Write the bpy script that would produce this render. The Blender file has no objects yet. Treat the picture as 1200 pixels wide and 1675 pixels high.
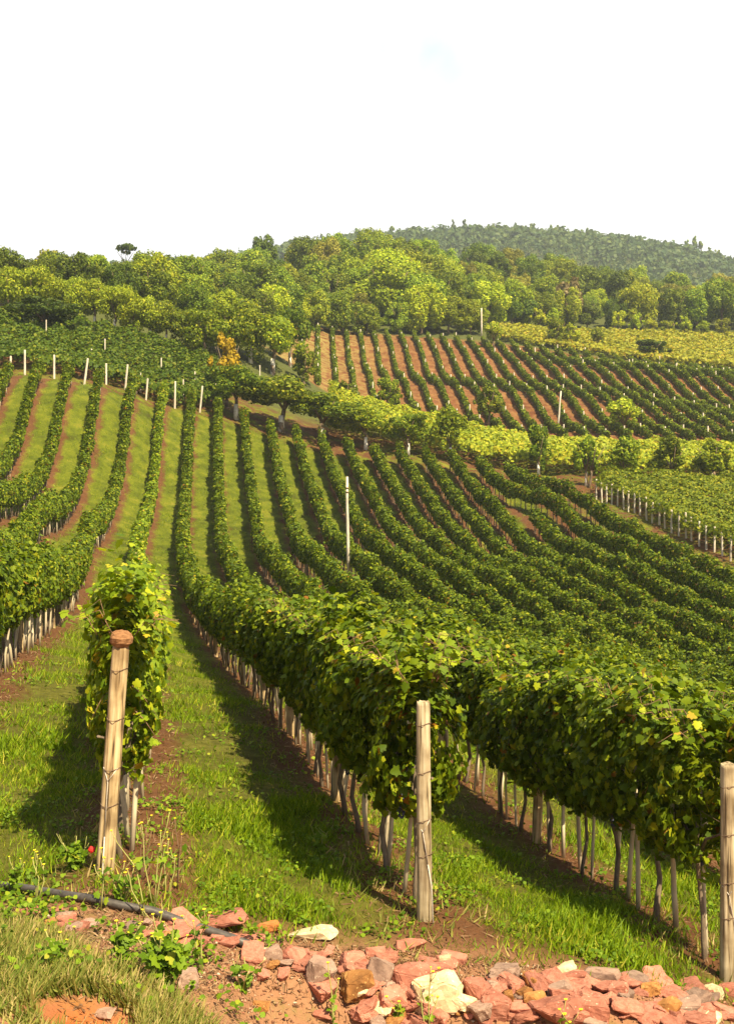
import bpy, bmesh, math, random
import numpy as np
from mathutils import Vector, Matrix

RNG = np.random.default_rng(7)
random.seed(7)
F = 1796.0            # focal length in photograph pixels
CX, CY = 600.0, 790.0  # principal column, horizon row
ROWK = -320.0 / F      # direction of the main rows in plan
SP = 2.65              # row spacing in metres
sc = bpy.context.scene
COL = sc.collection

# ------------------------------------------------------------------ objects
def tag(o, label=None, cat=None, group=None, kind=None):
    if label: o['label'] = label
    if cat: o['category'] = cat
    if group: o['group'] = group
    if kind: o['kind'] = kind
    return o

def empty(name, loc, rz=0.0):
    o = bpy.data.objects.new(name, None)
    COL.objects.link(o)
    o.location = loc
    o.rotation_euler = (0, 0, rz)
    o.empty_display_size = 0.2
    return o

def link(name, me, mat=None, parent=None, loc=None):
    o = bpy.data.objects.new(name, me)
    COL.objects.link(o)
    if mat is not None and len(me.materials) == 0:
        me.materials.append(mat)
    if parent is not None: o.parent = parent
    if loc is not None: o.location = loc
    return o

def copy_tree(o, parent=None):
    c = o.copy(); COL.objects.link(c); c.parent = parent
    for ch in list(o.children):
        copy_tree(ch, c)
    return c

def np_mesh(name, verts, faces_counts, loops, smooth=False):
    me = bpy.data.meshes.new(name)
    nv = len(verts)
    me.vertices.add(nv)
    me.vertices.foreach_set('co', np.ascontiguousarray(verts, dtype=np.float32).ravel())
    me.loops.add(len(loops))
    me.loops.foreach_set('vertex_index', np.ascontiguousarray(loops, dtype=np.int32))
    nf = len(faces_counts)
    me.polygons.add(nf)
    st = np.zeros(nf, dtype=np.int32); st[1:] = np.cumsum(faces_counts)[:-1]
    me.polygons.foreach_set('loop_start', st)
    if smooth:
        me.polygons.foreach_set('use_smooth', np.ones(nf, dtype=bool))
    me.update(calc_edges=True)
    return me

# ------------------------------------------------------------------ terrain
# ground samples: (photo column, photo row, depth in metres, height of what was measured above the ground)
S = [
 # near row ends
 (175,1420,9.6,0),(695,1507,9.6,0),(1190,1600,9.6,0),
 (565,1340,13.3,0),(461,1190,20,0),(387,1108,30,0),(330,1040,46,0),
 (1010,1470,11.7,0),(820,1345,15.5,0),(730,1255,18.5,0),
 (40,1055,26.5,0),(228,905,70,0),(152,892,68,0),(70,872,63,0),
 (420,970,49,2.1),(400,955,53,2.1),(380,907,62,2.1),(362,877,73,2.1),
 (430,887,72,2.1),(460,912,61,2.1),(505,957,50,2.1),(520,980,46,2.1),
 (490,872,76,2.1),(515,890,68,2.1),(550,932,59,2.1),(575,950,54,2.1),
 (355,705,102,2.1),(355,755,94,2.1),(360,810,85,2.1),(315,660,109,2.1),(272,640,112,2.1),(250,755,92,2.1),(245,805,84,2.1),
 (570,715,114,2.1),(592,775,100,2.1),(627,835,87.5,2.1),(675,885,75.5,2.1),(715,912,68.5,2.1),(772,947,60.6,2.1),(840,1000,54,2.1),
 (853,880,85.6,2.1),(933,917,75,2.1),(1000,943,68,2.1),(1067,980,62,2.1),(1133,1013,57.5,2.1),(1040,1037,52,2.1),
 (777,742,113,2.1),(827,797,100,2.1),(880,832,92,2.1),(940,860,88,2.1),(1000,875,81.5,2.1),(1062,900,75,2.1),(1125,930,69,2.1),
 (170,608,97,2.1),(70,603,95,2.1),(60,700,88,2.1),(10,760,78,2.1),
 (930,822,97,0),(960,797,108,0),(975,822,105,0),(1195,915,82,0),(1150,930,79,0),
 # boundary with the trees and the pergola
 (600,735,117,0),(667,745,117,0),(740,757,116,0),(880,780,114,0),(1100,792,113,0),(1220,797,112,0),
 (385,683,115,0),(460,708,116,0),(527,722,117,0),
 (135,630,102,0),(40,618,101,0),(-60,610,101,0),(205,638,106,0),(285,655,110,0),(325,668,112,0),
 # red soil slope
 (860,718,142,0),(1200,728,140,0),(640,667,148,0),(530,642,152,0),(470,640,138,0),
 (500,537,212,0),(700,553,213,0),(880,575,208,0),(1000,592,205,0),(1200,612,200,0),(1300,620,198,0),
 (700,620,181,0),(540,590,181,0),(1000,655,165,0),(850,630,178,0),(1200,670,165,0),
 # yellow field above it
 (810,530,228,1.8),(1000,540,250,1.8),(1200,552,255,1.8),(1320,560,255,1.8),
 # pergola field and tree row up the slope
 (15,525,132,0),(-100,515,132,0),(220,557,132,0),(300,577,133,0),(335,592,132,0),(445,612,138,0),(475,595,146,0),
 # wood on the hill
 (0,490,168,0),(200,503,168,0),(350,520,175,0),(480,533,203,0),(700,552,217,0),
 (-100,420,235,13),(100,420,235,13.5),(300,404,255,12),(500,385,290,11.5),(650,380,292,11.8),(760,432,285,10),
 (900,532,268,0),(1190,542,268,0),(800,404,400,13),(850,410,400,14),(1000,424,390,14),(1190,452,380,13),(1350,462,380,13),
 # far hills
 (530,384,850,7),(620,379,870,7),(700,378,900,9),(870,378,900,10),(970,386,880,10),(1050,390,860,10),(1130,406,850,9),(1200,428,830,6),(1330,460,830,6),
 (110,418,850,10),(0,432,850,10),(210,424,850,10),(330,420,850,10),(430,400,850,10),(-200,440,850,10),
 # near bank
 (700,1590,8.7,0),(1100,1640,8.7,0),(300,1510,9.0,0),(0,1478,9.2,0),
 (60,1565,7.4,0),(150,1645,6.6,0),(300,1690,6.7,0),(-60,1560,7.0,0),(430,1720,7.0,0),
]
pts = []
for px, py, d, h in S:
    pts.append(((px-CX)/F*d, d, (CY-py)/F*d - h))
pts += [(4.5,5.5,-4.3),(1.5,5.5,-4.2),(0,3,-3.4),(5,3,-3.4),(-4,3,-2.6),(-3,0,-1.7),(3,0,-1.7),(0,-4,-1.6),(9,0,-1.9),(-9,0,-1.2),(-9,8,-2.6),(10,9.6,-5.4),(-8,14,-3.0),(12,16,-6.4),(20,30,-8.6),(-18,40,-3.0),(-30,60,0.5),(-45,85,7),(35,60,-9.5),(45,90,-6),(-24,70,-1.5),
        (-60,550,60),(60,550,75),(200,560,70),(330,560,60),(-260,550,60),(-100,1300,90),(200,1300,110),(500,1300,80),(-500,1300,80),(0,1900,60),(700,1900,60),(-700,1900,60),(-500,850,150),(700,850,120),(250,250,40),(-180,180,38)]
P = np.array(pts)

def warp(x, y):
    r = np.maximum(y, -5.0) + 9.0
    return np.stack([2.2 * x / r, 1.5 * np.log(r)], axis=-1)

def _kern(r2):
    return 0.5 * r2 * np.log(r2 + 1e-12)

_W = warp(P[:, 0], P[:, 1])
_n = len(P)
_sc = 1.0 / (P[:, 1].clip(0) + 9.0)           # fit heights as seen angles, so near and far weigh alike
_d2 = ((_W[:, None] - _W[None]) ** 2).sum(-1)
_A = np.zeros((_n + 3, _n + 3))
_A[:_n, :_n] = _kern(_d2) + np.eye(_n) * 2.0e-3
_A[:_n, _n] = 1; _A[:_n, _n+1:] = _W
_A[_n, :_n] = 1; _A[_n+1:, :_n] = _W.T
_b = np.zeros(_n + 3); _b[:_n] = P[:, 2] * _sc
_c = np.linalg.solve(_A, _b)

def sstep(a, b, t):
    t = np.clip((t - a) / (b - a), 0, 1)
    return t * t * (3 - 2 * t)

def terrain(x, y):
    x = np.atleast_1d(np.asarray(x, float)); y = np.atleast_1d(np.asarray(y, float))
    out = np.empty(len(x))
    for i in range(0, len(x), 40000):
        xx, yy = x[i:i+40000], y[i:i+40000]
        w = warp(xx, yy)
        d2 = ((w[:, None] - _W[None]) ** 2).sum(-1)
        z = _kern(d2) @ _c[:_n] + _c[_n] + w @ _c[_n+1:]
        z = z * (np.maximum(yy, 0) + 9.0)
        out[i:i+40000] = z
    # front of the stone bank drops to a ditch
    out -= 0.50 * sstep(8.45, 7.85, y) * sstep(-1.15, -0.25, x) * sstep(2.0, 5.0, y)
    # scooped hole of bare red earth in the near bank
    hx, hy = (150-CX)/F*6.6, 6.55
    out -= 0.16 * np.exp(-(((x-hx)/0.26)**2 + ((y-hy)/0.28)**2)**2)
    # rolling of the red slope
    m = sstep(143, 155, y) * sstep(206, 196, y)
    out += m * (0.6*np.sin((y + 0.35*x) / 5.2) + 0.5*np.sin((y - 0.5*x) / 8.3 + 1.0))
    # small unevenness
    k = np.clip(0.012 + 0.0009*y, 0.012, 0.09)
    out += k * (np.sin(x*1.9 + 0.6*y) + np.sin(y*1.3 - 0.8*x + 2) + 0.6*np.sin(3.7*x + 1) * np.sin(3.1*y))
    return out

def tz(x, y):
    return float(terrain([x], [y])[0])

def on_ground(px, py, dmin=5.0, dmax=420.0):
    """first ground point met by the sight line of a photograph pixel"""
    d = np.geomspace(dmin, dmax, 900)
    x = (px - CX) / F * d; zr = (CY - py) / F * d
    g = terrain(x, d) - zr
    i = int(np.argmax(g > 0)) if (g > 0).any() else len(d) - 1
    return Vector((x[i], d[i], zr[i] - 0 if not (g > 0).any() else float(terrain([x[i]], [d[i]])[0])))

def at(px, d, h=0.0):
    x = (px - CX) / F * d
    return Vector((x, d, tz(x, d) + h))

# ------------------------------------------------------------------ materials
def newmat(name):
    m = bpy.data.materials.new(name); m.use_nodes = True
    nt = m.node_tree; nt.nodes.clear()
    out = nt.nodes.new('ShaderNodeOutputMaterial')
    return m, nt, out

def N(nt, typ, **kw):
    n = nt.nodes.new(typ)
    for k, v in kw.items():
        setattr(n, k, v)
    return n

def ramp(nt, stops, interp='LINEAR'):
    r = nt.nodes.new('ShaderNodeValToRGB'); r.color_ramp.interpolation = interp
    e = r.color_ramp.elements
    while len(e) < len(stops): e.new(0.5)
    for i, (p, c) in enumerate(stops):
        e[i].position = p
        e[i].color = (c[0], c[1], c[2], 1) if hasattr(c, '__len__') else (c, c, c, 1)
    return r

def leafmat(name, stops, trans=0.3, hue_obj=0.0, clump=0.35, clump_scale=0.5, rough=0.55):
    m, nt, out = newmat(name)
    L = nt.links.new
    geo = N(nt, 'ShaderNodeNewGeometry')
    r = ramp(nt, stops)
    noise = N(nt, 'ShaderNodeTexNoise'); noise.inputs['Scale'].default_value = clump_scale; noise.inputs['Detail'].default_value = 2
    L(geo.outputs['Position'], noise.inputs['Vector'])
    mx = N(nt, 'ShaderNodeMath', operation='MULTIPLY_ADD'); mx.inputs[1].default_value = clump*2; mx.inputs[2].default_value = -clump
    L(noise.outputs['Fac'], mx.inputs[0])
    ad = N(nt, 'ShaderNodeMath', operation='ADD', use_clamp=True)
    L(geo.outputs['Random Per Island'], ad.inputs[0]); L(mx.outputs[0], ad.inputs[1])
    L(ad.outputs[0], r.inputs['Fac'])
    colr = r.outputs['Color']
    if hue_obj:
        oi = N(nt, 'ShaderNodeObjectInfo')
        hs = N(nt, 'ShaderNodeHueSaturation')
        h = N(nt, 'ShaderNodeMath', operation='MULTIPLY_ADD'); h.inputs[1].default_value = hue_obj; h.inputs[2].default_value = 0.5 - hue_obj*0.5
        L(oi.outputs['Random'], h.inputs[0]); L(h.outputs[0], hs.inputs['Hue'])
        v = N(nt, 'ShaderNodeMath', operation='MULTIPLY_ADD'); v.inputs[1].default_value = 0.7; v.inputs[2].default_value = 0.65
        fr = N(nt, 'ShaderNodeMath', operation='FRACT'); mu = N(nt, 'ShaderNodeMath', operation='MULTIPLY'); mu.inputs[1].default_value = 17.31
        L(oi.outputs['Random'], mu.inputs[0]); L(mu.outputs[0], fr.inputs[0]); L(fr.outputs[0], v.inputs[0]); L(v.outputs[0], hs.inputs['Value'])
        L(colr, hs.inputs['Color']); colr = hs.outputs['Color']
    b = N(nt, 'ShaderNodeBsdfPrincipled'); b.inputs['Roughness'].default_value = rough
    b.inputs['Specular IOR Level'].default_value = 0.16
    L(colr, b.inputs['Base Color'])
    t = N(nt, 'ShaderNodeBsdfTranslucent')
    br = N(nt, 'ShaderNodeMix', data_type='RGBA', blend_type='MULTIPLY'); br.inputs['Factor'].default_value = 1
    br.inputs['B'].default_value = (1.3, 1.25, 0.5, 1)
    L(colr, br.inputs['A']); L(br.outputs['Result'], t.inputs['Color'])
    mi = N(nt, 'ShaderNodeMixShader'); mi.inputs['Fac'].default_value = trans
    L(b.outputs[0], mi.inputs[1]); L(t.outputs[0], mi.inputs[2]); L(mi.outputs[0], out.inputs['Surface'])
    return m

def solidmat(name, c1, c2, scale=8.0, rough=0.85, bump=0.3, stretch=(1,1,1), detail=6, c3=None, bdist=0.02, spec=0.2):
    m, nt, out = newmat(name); L = nt.links.new
    tc = N(nt, 'ShaderNodeTexCoord'); mp = N(nt, 'ShaderNodeMapping'); mp.inputs['Scale'].default_value = stretch
    oi = N(nt, 'ShaderNodeObjectInfo'); va = N(nt, 'ShaderNodeVectorMath', operation='ADD')
    sc_ = N(nt, 'ShaderNodeMath', operation='MULTIPLY'); sc_.inputs[1].default_value = 37.0
    L(oi.outputs['Random'], sc_.inputs[0]); L(tc.outputs['Object'], va.inputs[0]); L(sc_.outputs[0], va.inputs[1])
    L(va.outputs[0], mp.inputs['Vector'])
    no = N(nt, 'ShaderNodeTexNoise'); no.inputs['Scale'].default_value = scale; no.inputs['Detail'].default_value = detail; no.inputs['Roughness'].default_value = 0.65
    L(mp.outputs[0], no.inputs['Vector'])
    st = [(0.3, c1), (0.7, c2)] if c3 is None else [(0.28, c1), (0.52, c2), (0.75, c3)]
    r = ramp(nt, st); L(no.outputs['Fac'], r.inputs['Fac'])
    b = N(nt, 'ShaderNodeBsdfPrincipled'); b.inputs['Roughness'].default_value = rough; b.inputs['Specular IOR Level'].default_value = spec
    L(r.outputs['Color'], b.inputs['Base Color'])
    bp = N(nt, 'ShaderNodeBump'); bp.inputs['Strength'].default_value = bump; bp.inputs['Distance'].default_value = bdist
    L(no.outputs['Fac'], bp.inputs['Height']); L(bp.outputs[0], b.inputs['Normal'])
    L(b.outputs[0], out.inputs['Surface'])
    return m

M = {}
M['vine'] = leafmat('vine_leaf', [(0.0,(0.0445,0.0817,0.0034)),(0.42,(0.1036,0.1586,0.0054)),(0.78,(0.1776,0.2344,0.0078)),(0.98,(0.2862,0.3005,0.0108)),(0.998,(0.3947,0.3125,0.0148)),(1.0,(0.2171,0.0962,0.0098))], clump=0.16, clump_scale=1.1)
M['vine_end'] = leafmat('lighter_vine_leaf', [(0.0,(0.0677,0.1216,0.0052)),(0.4,(0.1449,0.2187,0.0088)),(0.75,(0.251,0.3281,0.0131)),(0.96,(0.4056,0.4375,0.0183)),(1.0,(0.4056,0.2672,0.0262))], clump=0.2, clump_scale=1.5)  # lighter leaf tone for the capped post's row and the shoots
M['vine_far'] = leafmat('slope_vine_leaf', [(0.0,(0.03,0.065,0.01)),(0.5,(0.06,0.11,0.014)),(0.85,(0.12,0.165,0.02)),(1.0,(0.22,0.22,0.03))], clump=0.2, clump_scale=0.4)
M['red_vine'] = leafmat('red_slope_vine_leaf', [(0.0,(0.0683,0.1104,0.0077)),(0.5,(0.1365,0.1949,0.0117)),(0.85,(0.2274,0.286,0.0194)),(1.0,(0.3639,0.377,0.0292))], clump=0.2, clump_scale=0.3)
M['yellow'] = leafmat('yellow_vine_leaf', [(0.0,(0.1548,0.2156,0.0135)),(0.4,(0.2786,0.3332,0.018)),(0.8,(0.4025,0.4312,0.027)),(1.0,(0.4489,0.3724,0.027))], clump=0.35, clump_scale=0.25)
M['gold'] = leafmat('golden_field_leaf', [(0.0,(0.1746,0.202,0.018)),(0.4,(0.2968,0.3029,0.0225)),(0.8,(0.3841,0.3815,0.027)),(1.0,(0.4016,0.2917,0.027))], clump=0.35, clump_scale=0.12)
M['perg_dark'] = leafmat('dark_pergola_leaf', [(0.0,(0.0379,0.075,0.0052)),(0.5,(0.0804,0.1322,0.0075)),(0.85,(0.1326,0.1818,0.0104)),(1.0,(0.2084,0.2203,0.0173))], clump=0.25, clump_scale=0.3)
M['perg_mid'] = leafmat('mid_pergola_leaf', [(0.0,(0.0766,0.1157,0.0057)),(0.5,(0.1483,0.1928,0.0082)),(0.85,(0.2251,0.2534,0.0114)),(1.0,(0.3271,0.3084,0.0171))], clump=0.25, clump_scale=0.4)
M['tree_mid'] = leafmat('wood_leaf', [(0.0,(0.0851,0.1362,0.0068)),(0.5,(0.1629,0.2326,0.011)),(0.85,(0.255,0.3207,0.0164)),(1.0,(0.3826,0.3849,0.0239))], trans=0.24, hue_obj=0.03, clump=0.25, clump_scale=0.25)
M['tree_dark'] = leafmat('dark_wood_leaf', [(0.0,(0.0504,0.0848,0.0075)),(0.6,(0.1007,0.1487,0.011)),(1.0,(0.187,0.2275,0.0164))], trans=0.24, hue_obj=0.03, clump=0.25, clump_scale=0.25)
M['tree_bright'] = leafmat('bright_wood_leaf', [(0.0,(0.1588,0.2104,0.0074)),(0.5,(0.2688,0.3287,0.0111)),(0.85,(0.3787,0.4207,0.0154)),(1.0,(0.4642,0.4471,0.0247))], trans=0.24, hue_obj=0.03, clump=0.25, clump_scale=0.25)
M['tree_olive'] = leafmat('olive_wood_leaf', [(0.0,(0.1358,0.1478,0.0152)),(0.5,(0.215,0.2185,0.0228)),(1.0,(0.3395,0.3084,0.0456))], trans=0.24, hue_obj=0.012, clump=0.25, clump_scale=0.25)
M['tree_dry'] = leafmat('dry_climber_leaf', [(0.0,(0.13,0.10,0.04)),(0.5,(0.22,0.17,0.07)),(1.0,(0.30,0.24,0.12))], clump=0.2)
M['tree_gold'] = leafmat('golden_tree_leaf', [(0.0,(0.22,0.17,0.01)),(0.5,(0.42,0.30,0.015)),(1.0,(0.5,0.33,0.02))], clump=0.2)
M['plane'] = leafmat('boundary_tree_leaf', [(0.0,(0.0785,0.1292,0.0058)),(0.5,(0.1492,0.2181,0.0094)),(0.85,(0.2434,0.2988,0.0117)),(1.0,(0.3769,0.3877,0.0175))], hue_obj=0.03, clump=0.2)
M['lime'] = leafmat('lime_tree_leaf', [(0.0,(0.1639,0.2255,0.0113)),(0.5,(0.3043,0.3758,0.0178)),(0.85,(0.433,0.4961,0.0243)),(1.0,(0.515,0.4961,0.0324))], hue_obj=0.01, clump=0.3)
M['far_wood'] = leafmat('haze_tinted_wood_leaf', [(0.0,(0.0495,0.0924,0.0299)),(0.5,(0.0765,0.1239,0.0368)),(1.0,(0.135,0.1785,0.0483))], clump=0.5, clump_scale=0.009)  # blue of the distant haze is mixed into the leaf colour
M['grass'] = leafmat('grass_blade', [(0.0,(0.0851,0.1473,0.0034)),(0.5,(0.1519,0.2456,0.0049)),(0.85,(0.2309,0.3158,0.0078)),(0.97,(0.3891,0.4069,0.0295)),(1.0,(0.4619,0.421,0.0591))], clump=0.3, clump_scale=0.6)
M['dry_grass'] = leafmat('dry_grass_blade', [(0.0,(0.10,0.15,0.02)),(0.45,(0.22,0.24,0.05)),(0.8,(0.36,0.31,0.09)),(1.0,(0.45,0.34,0.16))], clump=0.3, clump_scale=1.0)
M['weed'] = leafmat('weed_leaf', [(0.0,(0.0615,0.1212,0.0058)),(0.5,(0.1231,0.2093,0.0092)),(0.9,(0.1989,0.2974,0.0144)),(1.0,(0.3315,0.3415,0.0288))], clump=0.25, clump_scale=1.2)
M['bark'] = solidmat('vine_bark', (0.085,0.062,0.045), (0.26,0.20,0.145), 30, bump=0.8, stretch=(1,1,0.2), bdist=0.01)
M['tree_bark'] = solidmat('tree_bark', (0.10,0.07,0.045), (0.26,0.19,0.13), 6, bump=0.6, stretch=(1,1,0.3), bdist=0.03)
M['lime_wash'] = solidmat('white_limewash', (0.45,0.36,0.29), (0.80,0.76,0.70), 7, bump=0.3, c3=(0.82,0.79,0.74))
M['stake'] = solidmat('pale_stake_wood', (0.38,0.30,0.20), (0.70,0.61,0.46), 14, bump=0.3, stretch=(1,1,0.15), bdist=0.005)
M['post_far'] = solidmat('whitened_post_wood', (0.45,0.37,0.29), (0.76,0.70,0.60), 5, bump=0.3, stretch=(1,1,0.3), bdist=0.01)
M['wire'] = solidmat('rusty_wire', (0.10,0.06,0.04), (0.25,0.17,0.12), 60, rough=0.6, bump=0.1)
M['rope'] = solidmat('pale_guy_wire', (0.40,0.36,0.32), (0.65,0.6,0.55), 60, rough=0.6, bump=0.1)
M['pipe'] = solidmat('black_pipe', (0.035,0.03,0.028), (0.10,0.085,0.08), 25, rough=0.5, bump=0.1, spec=0.5)
M['grape'] = solidmat('blue_black_grape', (0.02,0.022,0.05), (0.07,0.08,0.15), 60, rough=0.45, bump=0.05, spec=0.4)
M['petal'] = solidmat('yellow_petal', (0.65,0.52,0.02), (0.8,0.68,0.05), 80, bump=0.1)
M['rose'] = solidmat('red_petal', (0.55,0.02,0.02), (0.75,0.05,0.04), 80, bump=0.1)
M['stem'] = solidmat('weed_stem', (0.24,0.27,0.07), (0.46,0.42,0.16), 50, bump=0.1)
M['dry_stem'] = solidmat('dry_stem', (0.14,0.08,0.05), (0.30,0.19,0.11), 50, bump=0.1)

def postmat(name='weathered_post_wood', tint=(1,1,1)):
    m, nt, out = newmat(name); L = nt.links.new
    tc = N(nt, 'ShaderNodeTexCoord'); mp = N(nt, 'ShaderNodeMapping'); mp.inputs['Scale'].default_value = (1,1,0.06)
    oi = N(nt, 'ShaderNodeObjectInfo'); va = N(nt, 'ShaderNodeVectorMath', operation='ADD')
    L(tc.outputs['Object'], va.inputs[0]); L(oi.outputs['Random'], va.inputs[1]); L(va.outputs[0], mp.inputs['Vector'])
    g = N(nt, 'ShaderNodeTexNoise'); g.inputs['Scale'].default_value = 38; g.inputs['Detail'].default_value = 5
    L(mp.outputs[0], g.inputs['Vector'])
    r = ramp(nt, [(p, tuple(a*b for a, b in zip(c, tint))) for p, c in [(0.33,(0.10,0.065,0.035)),(0.43,(0.42,0.30,0.16)),(0.6,(0.60,0.46,0.27)),(0.8,(0.70,0.57,0.37))]]); L(g.outputs['Fac'], r.inputs['Fac'])
    st = N(nt, 'ShaderNodeTexNoise'); st.inputs['Scale'].default_value = 3.5; st.inputs['Detail'].default_value = 4; L(va.outputs[0], st.inputs['Vector'])
    r2 = ramp(nt, [(0.36,(0.42,0.37,0.33)),(0.56,(1,1,1))]); L(st.outputs['Fac'], r2.inputs['Fac'])
    mx = N(nt, 'ShaderNodeMix', data_type='RGBA', blend_type='MULTIPLY'); mx.inputs['Factor'].default_value = 0.8
    L(r.outputs['Color'], mx.inputs['A']); L(r2.outputs['Color'], mx.inputs['B'])
    b = N(nt, 'ShaderNodeBsdfPrincipled'); b.inputs['Roughness'].default_value = 0.85; b.inputs['Specular IOR Level'].default_value = 0.2
    L(mx.outputs['Result'], b.inputs['Base Color'])
    bp = N(nt, 'ShaderNodeBump'); bp.inputs['Strength'].default_value = 0.6; bp.inputs['Distance'].default_value = 0.01
    L(g.outputs['Fac'], bp.inputs['Height']); L(bp.outputs[0], b.inputs['Normal']); L(b.outputs[0], out.inputs['Surface'])
    return m
M['post'] = postmat()
M['post_grey'] = postmat('grey_post_wood', (.86,.95,1.12))
M['cap'] = solidmat('brown_cap_wood', (0.16,0.07,0.03), (0.36,0.19,0.09), 22, bump=0.7, stretch=(1,1,3), bdist=0.012)

def stonemat(name, a, b_, c):
    m, nt, out = newmat(name); L = nt.links.new
    tc = N(nt, 'ShaderNodeTexCoord'); oi = N(nt, 'ShaderNodeObjectInfo'); va = N(nt, 'ShaderNodeVectorMath', operation='ADD')
    s_ = N(nt, 'ShaderNodeMath', operation='MULTIPLY'); s_.inputs[1].default_value = 91.0
    L(oi.outputs['Random'], s_.inputs[0]); L(tc.outputs['Object'], va.inputs[0]); L(s_.outputs[0], va.inputs[1])
    n1 = N(nt, 'ShaderNodeTexNoise'); n1.inputs['Scale'].default_value = 6; n1.inputs['Detail'].default_value = 8; n1.inputs['Roughness'].default_value = 0.7
    L(va.outputs[0], n1.inputs['Vector'])
    r = ramp(nt, [(0.3, a), (0.5, b_), (0.72, c)]); L(n1.outputs['Fac'], r.inputs['Fac'])
    n2 = N(nt, 'ShaderNodeTexNoise'); n2.inputs['Scale'].default_value = 45; n2.inputs['Detail'].default_value = 3; L(va.outputs[0], n2.inputs['Vector'])
    r2 = ramp(nt, [(0.64,(0,0,0)),(0.72,(1,1,1))]); L(n2.outputs['Fac'], r2.inputs['Fac'])
    mx = N(nt, 'ShaderNodeMix', data_type='RGBA'); L(r2.outputs['Color'], mx.inputs['Factor']); L(r.outputs['Color'], mx.inputs['A'])
    mx.inputs['B'].default_value = (min(c[0]*1.35, .8), min(c[1]*1.6, .75), min(c[2]*1.6, .7), 1)
    hs = N(nt, 'ShaderNodeHueSaturation'); v = N(nt, 'ShaderNodeMath', operation='MULTIPLY_ADD'); v.inputs[1].default_value = 0.5; v.inputs[2].default_value = 0.75
    L(oi.outputs['Random'], v.inputs[0]); L(v.outputs[0], hs.inputs['Value']); L(mx.outputs['Result'], hs.inputs['Color'])
    b = N(nt, 'ShaderNodeBsdfPrincipled'); b.inputs['Roughness'].default_value = 0.9; b.inputs['Specular IOR Level'].default_value = 0.15
    L(hs.outputs['Color'], b.inputs['Base Color'])
    bp = N(nt, 'ShaderNodeBump'); bp.inputs['Strength'].default_value = 0.7; bp.inputs['Distance'].default_value = 0.02
    L(n1.outputs['Fac'], bp.inputs['Height']); L(bp.outputs[0], b.inputs['Normal']); L(b.outputs[0], out.inputs['Surface'])
    return m
M['pink'] = stonemat('pink_red_stone', (0.23,0.080,0.055), (0.38,0.150,0.105), (0.46,0.215,0.160))
M['cream'] = stonemat('cream_stone', (0.40,0.26,0.14), (0.56,0.43,0.27), (0.66,0.55,0.40))
M['grey'] = stonemat('purple_grey_stone', (0.17,0.105,0.085), (0.29,0.19,0.15), (0.37,0.25,0.20))
M['rust'] = stonemat('rust_brown_stone', (0.16,0.07,0.025), (0.33,0.15,0.05), (0.45,0.24,0.09))
M['orange'] = stonemat('orange_earth_clod', (0.34,0.11,0.03), (0.50,0.19,0.06), (0.55,0.25,0.10))

# ------------------------------------------------------------------ row plan
OD = np.array([9.6, 20, 30, 45, 60, 75, 90, 100, 114, 130])
OV = np.array([0, -.2, -.42, -.92, -1.45, -1.45, -.95, -.6, 0, 0.2])
def bow(d):
    return np.interp(d, OD, OV)
def lane(x, y):
    return (x - ROWK*y - bow(y) - 2.22) / SP      # 0 on row B, 1 on row C, -1 on row A

# ------------------------------------------------------------------ ground sheet
def graded(lo, a, b, hi, step, grow):
    mid = list(np.arange(a, b, step)); r = [b]; s = step
    while r[-1] < hi: s *= grow; r.append(r[-1] + s)
    l = [a - step]; s = step
    while l[-1] > lo: s *= grow; l.append(l[-1] - s)
    return np.array(l[::-1] + mid + r)
gx = graded(-950, -9, 9, 950, 0.16, 1.028)
gy = [-60, -45, -30, -22, -16, -12, -9, -6, -4, -2, 0, 1.5, 3, 4]
y = 4.4; 
while y < 1500:
    gy.append(y); y += max(0.08, 0.0085*y) if y < 260 else 0.03*y
gy = np.array(gy)
XX, YY = np.meshgrid(gx, gy)
gxf, gyf = XX.ravel(), YY.ravel()
gz = terrain(gxf, gyf)
nx, ny = len(gx), len(gy)
idx = np.arange(nx*ny).reshape(ny, nx)
quads = np.stack([idx[:-1, :-1], idx[:-1, 1:], idx[1:, 1:], idx[1:, :-1]], -1).reshape(-1)
gme = np_mesh('ground', np.stack([gxf, gyf, gz], 1), np.full((nx-1)*(ny-1), 4), quads, smooth=True)

def poly_sd(x, y, poly):
    """signed inside distance to a polygon, positive inside"""
    poly = np.asarray(poly, float); n = len(poly)
    ins = np.zeros(len(x), bool); best = np.full(len(x), 1e9)
    for i in range(n):
        x1, y1 = poly[i]; x2, y2 = poly[(i+1) % n]
        c = ((y1 > y) != (y2 > y)) & (x < (x2-x1)*(y-y1)/(y2-y1+1e-12)+x1)
        ins ^= c
        t = np.clip(((x-x1)*(x2-x1)+(y-y1)*(y2-y1))/((x2-x1)**2+(y2-y1)**2), 0, 1)
        best = np.minimum(best, np.hypot(x-x1-t*(x2-x1), y-y1-t*(y2-y1)))
    return np.where(ins, best, -best)
def pp(px, d): return ((px-CX)/F*d, d)

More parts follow.
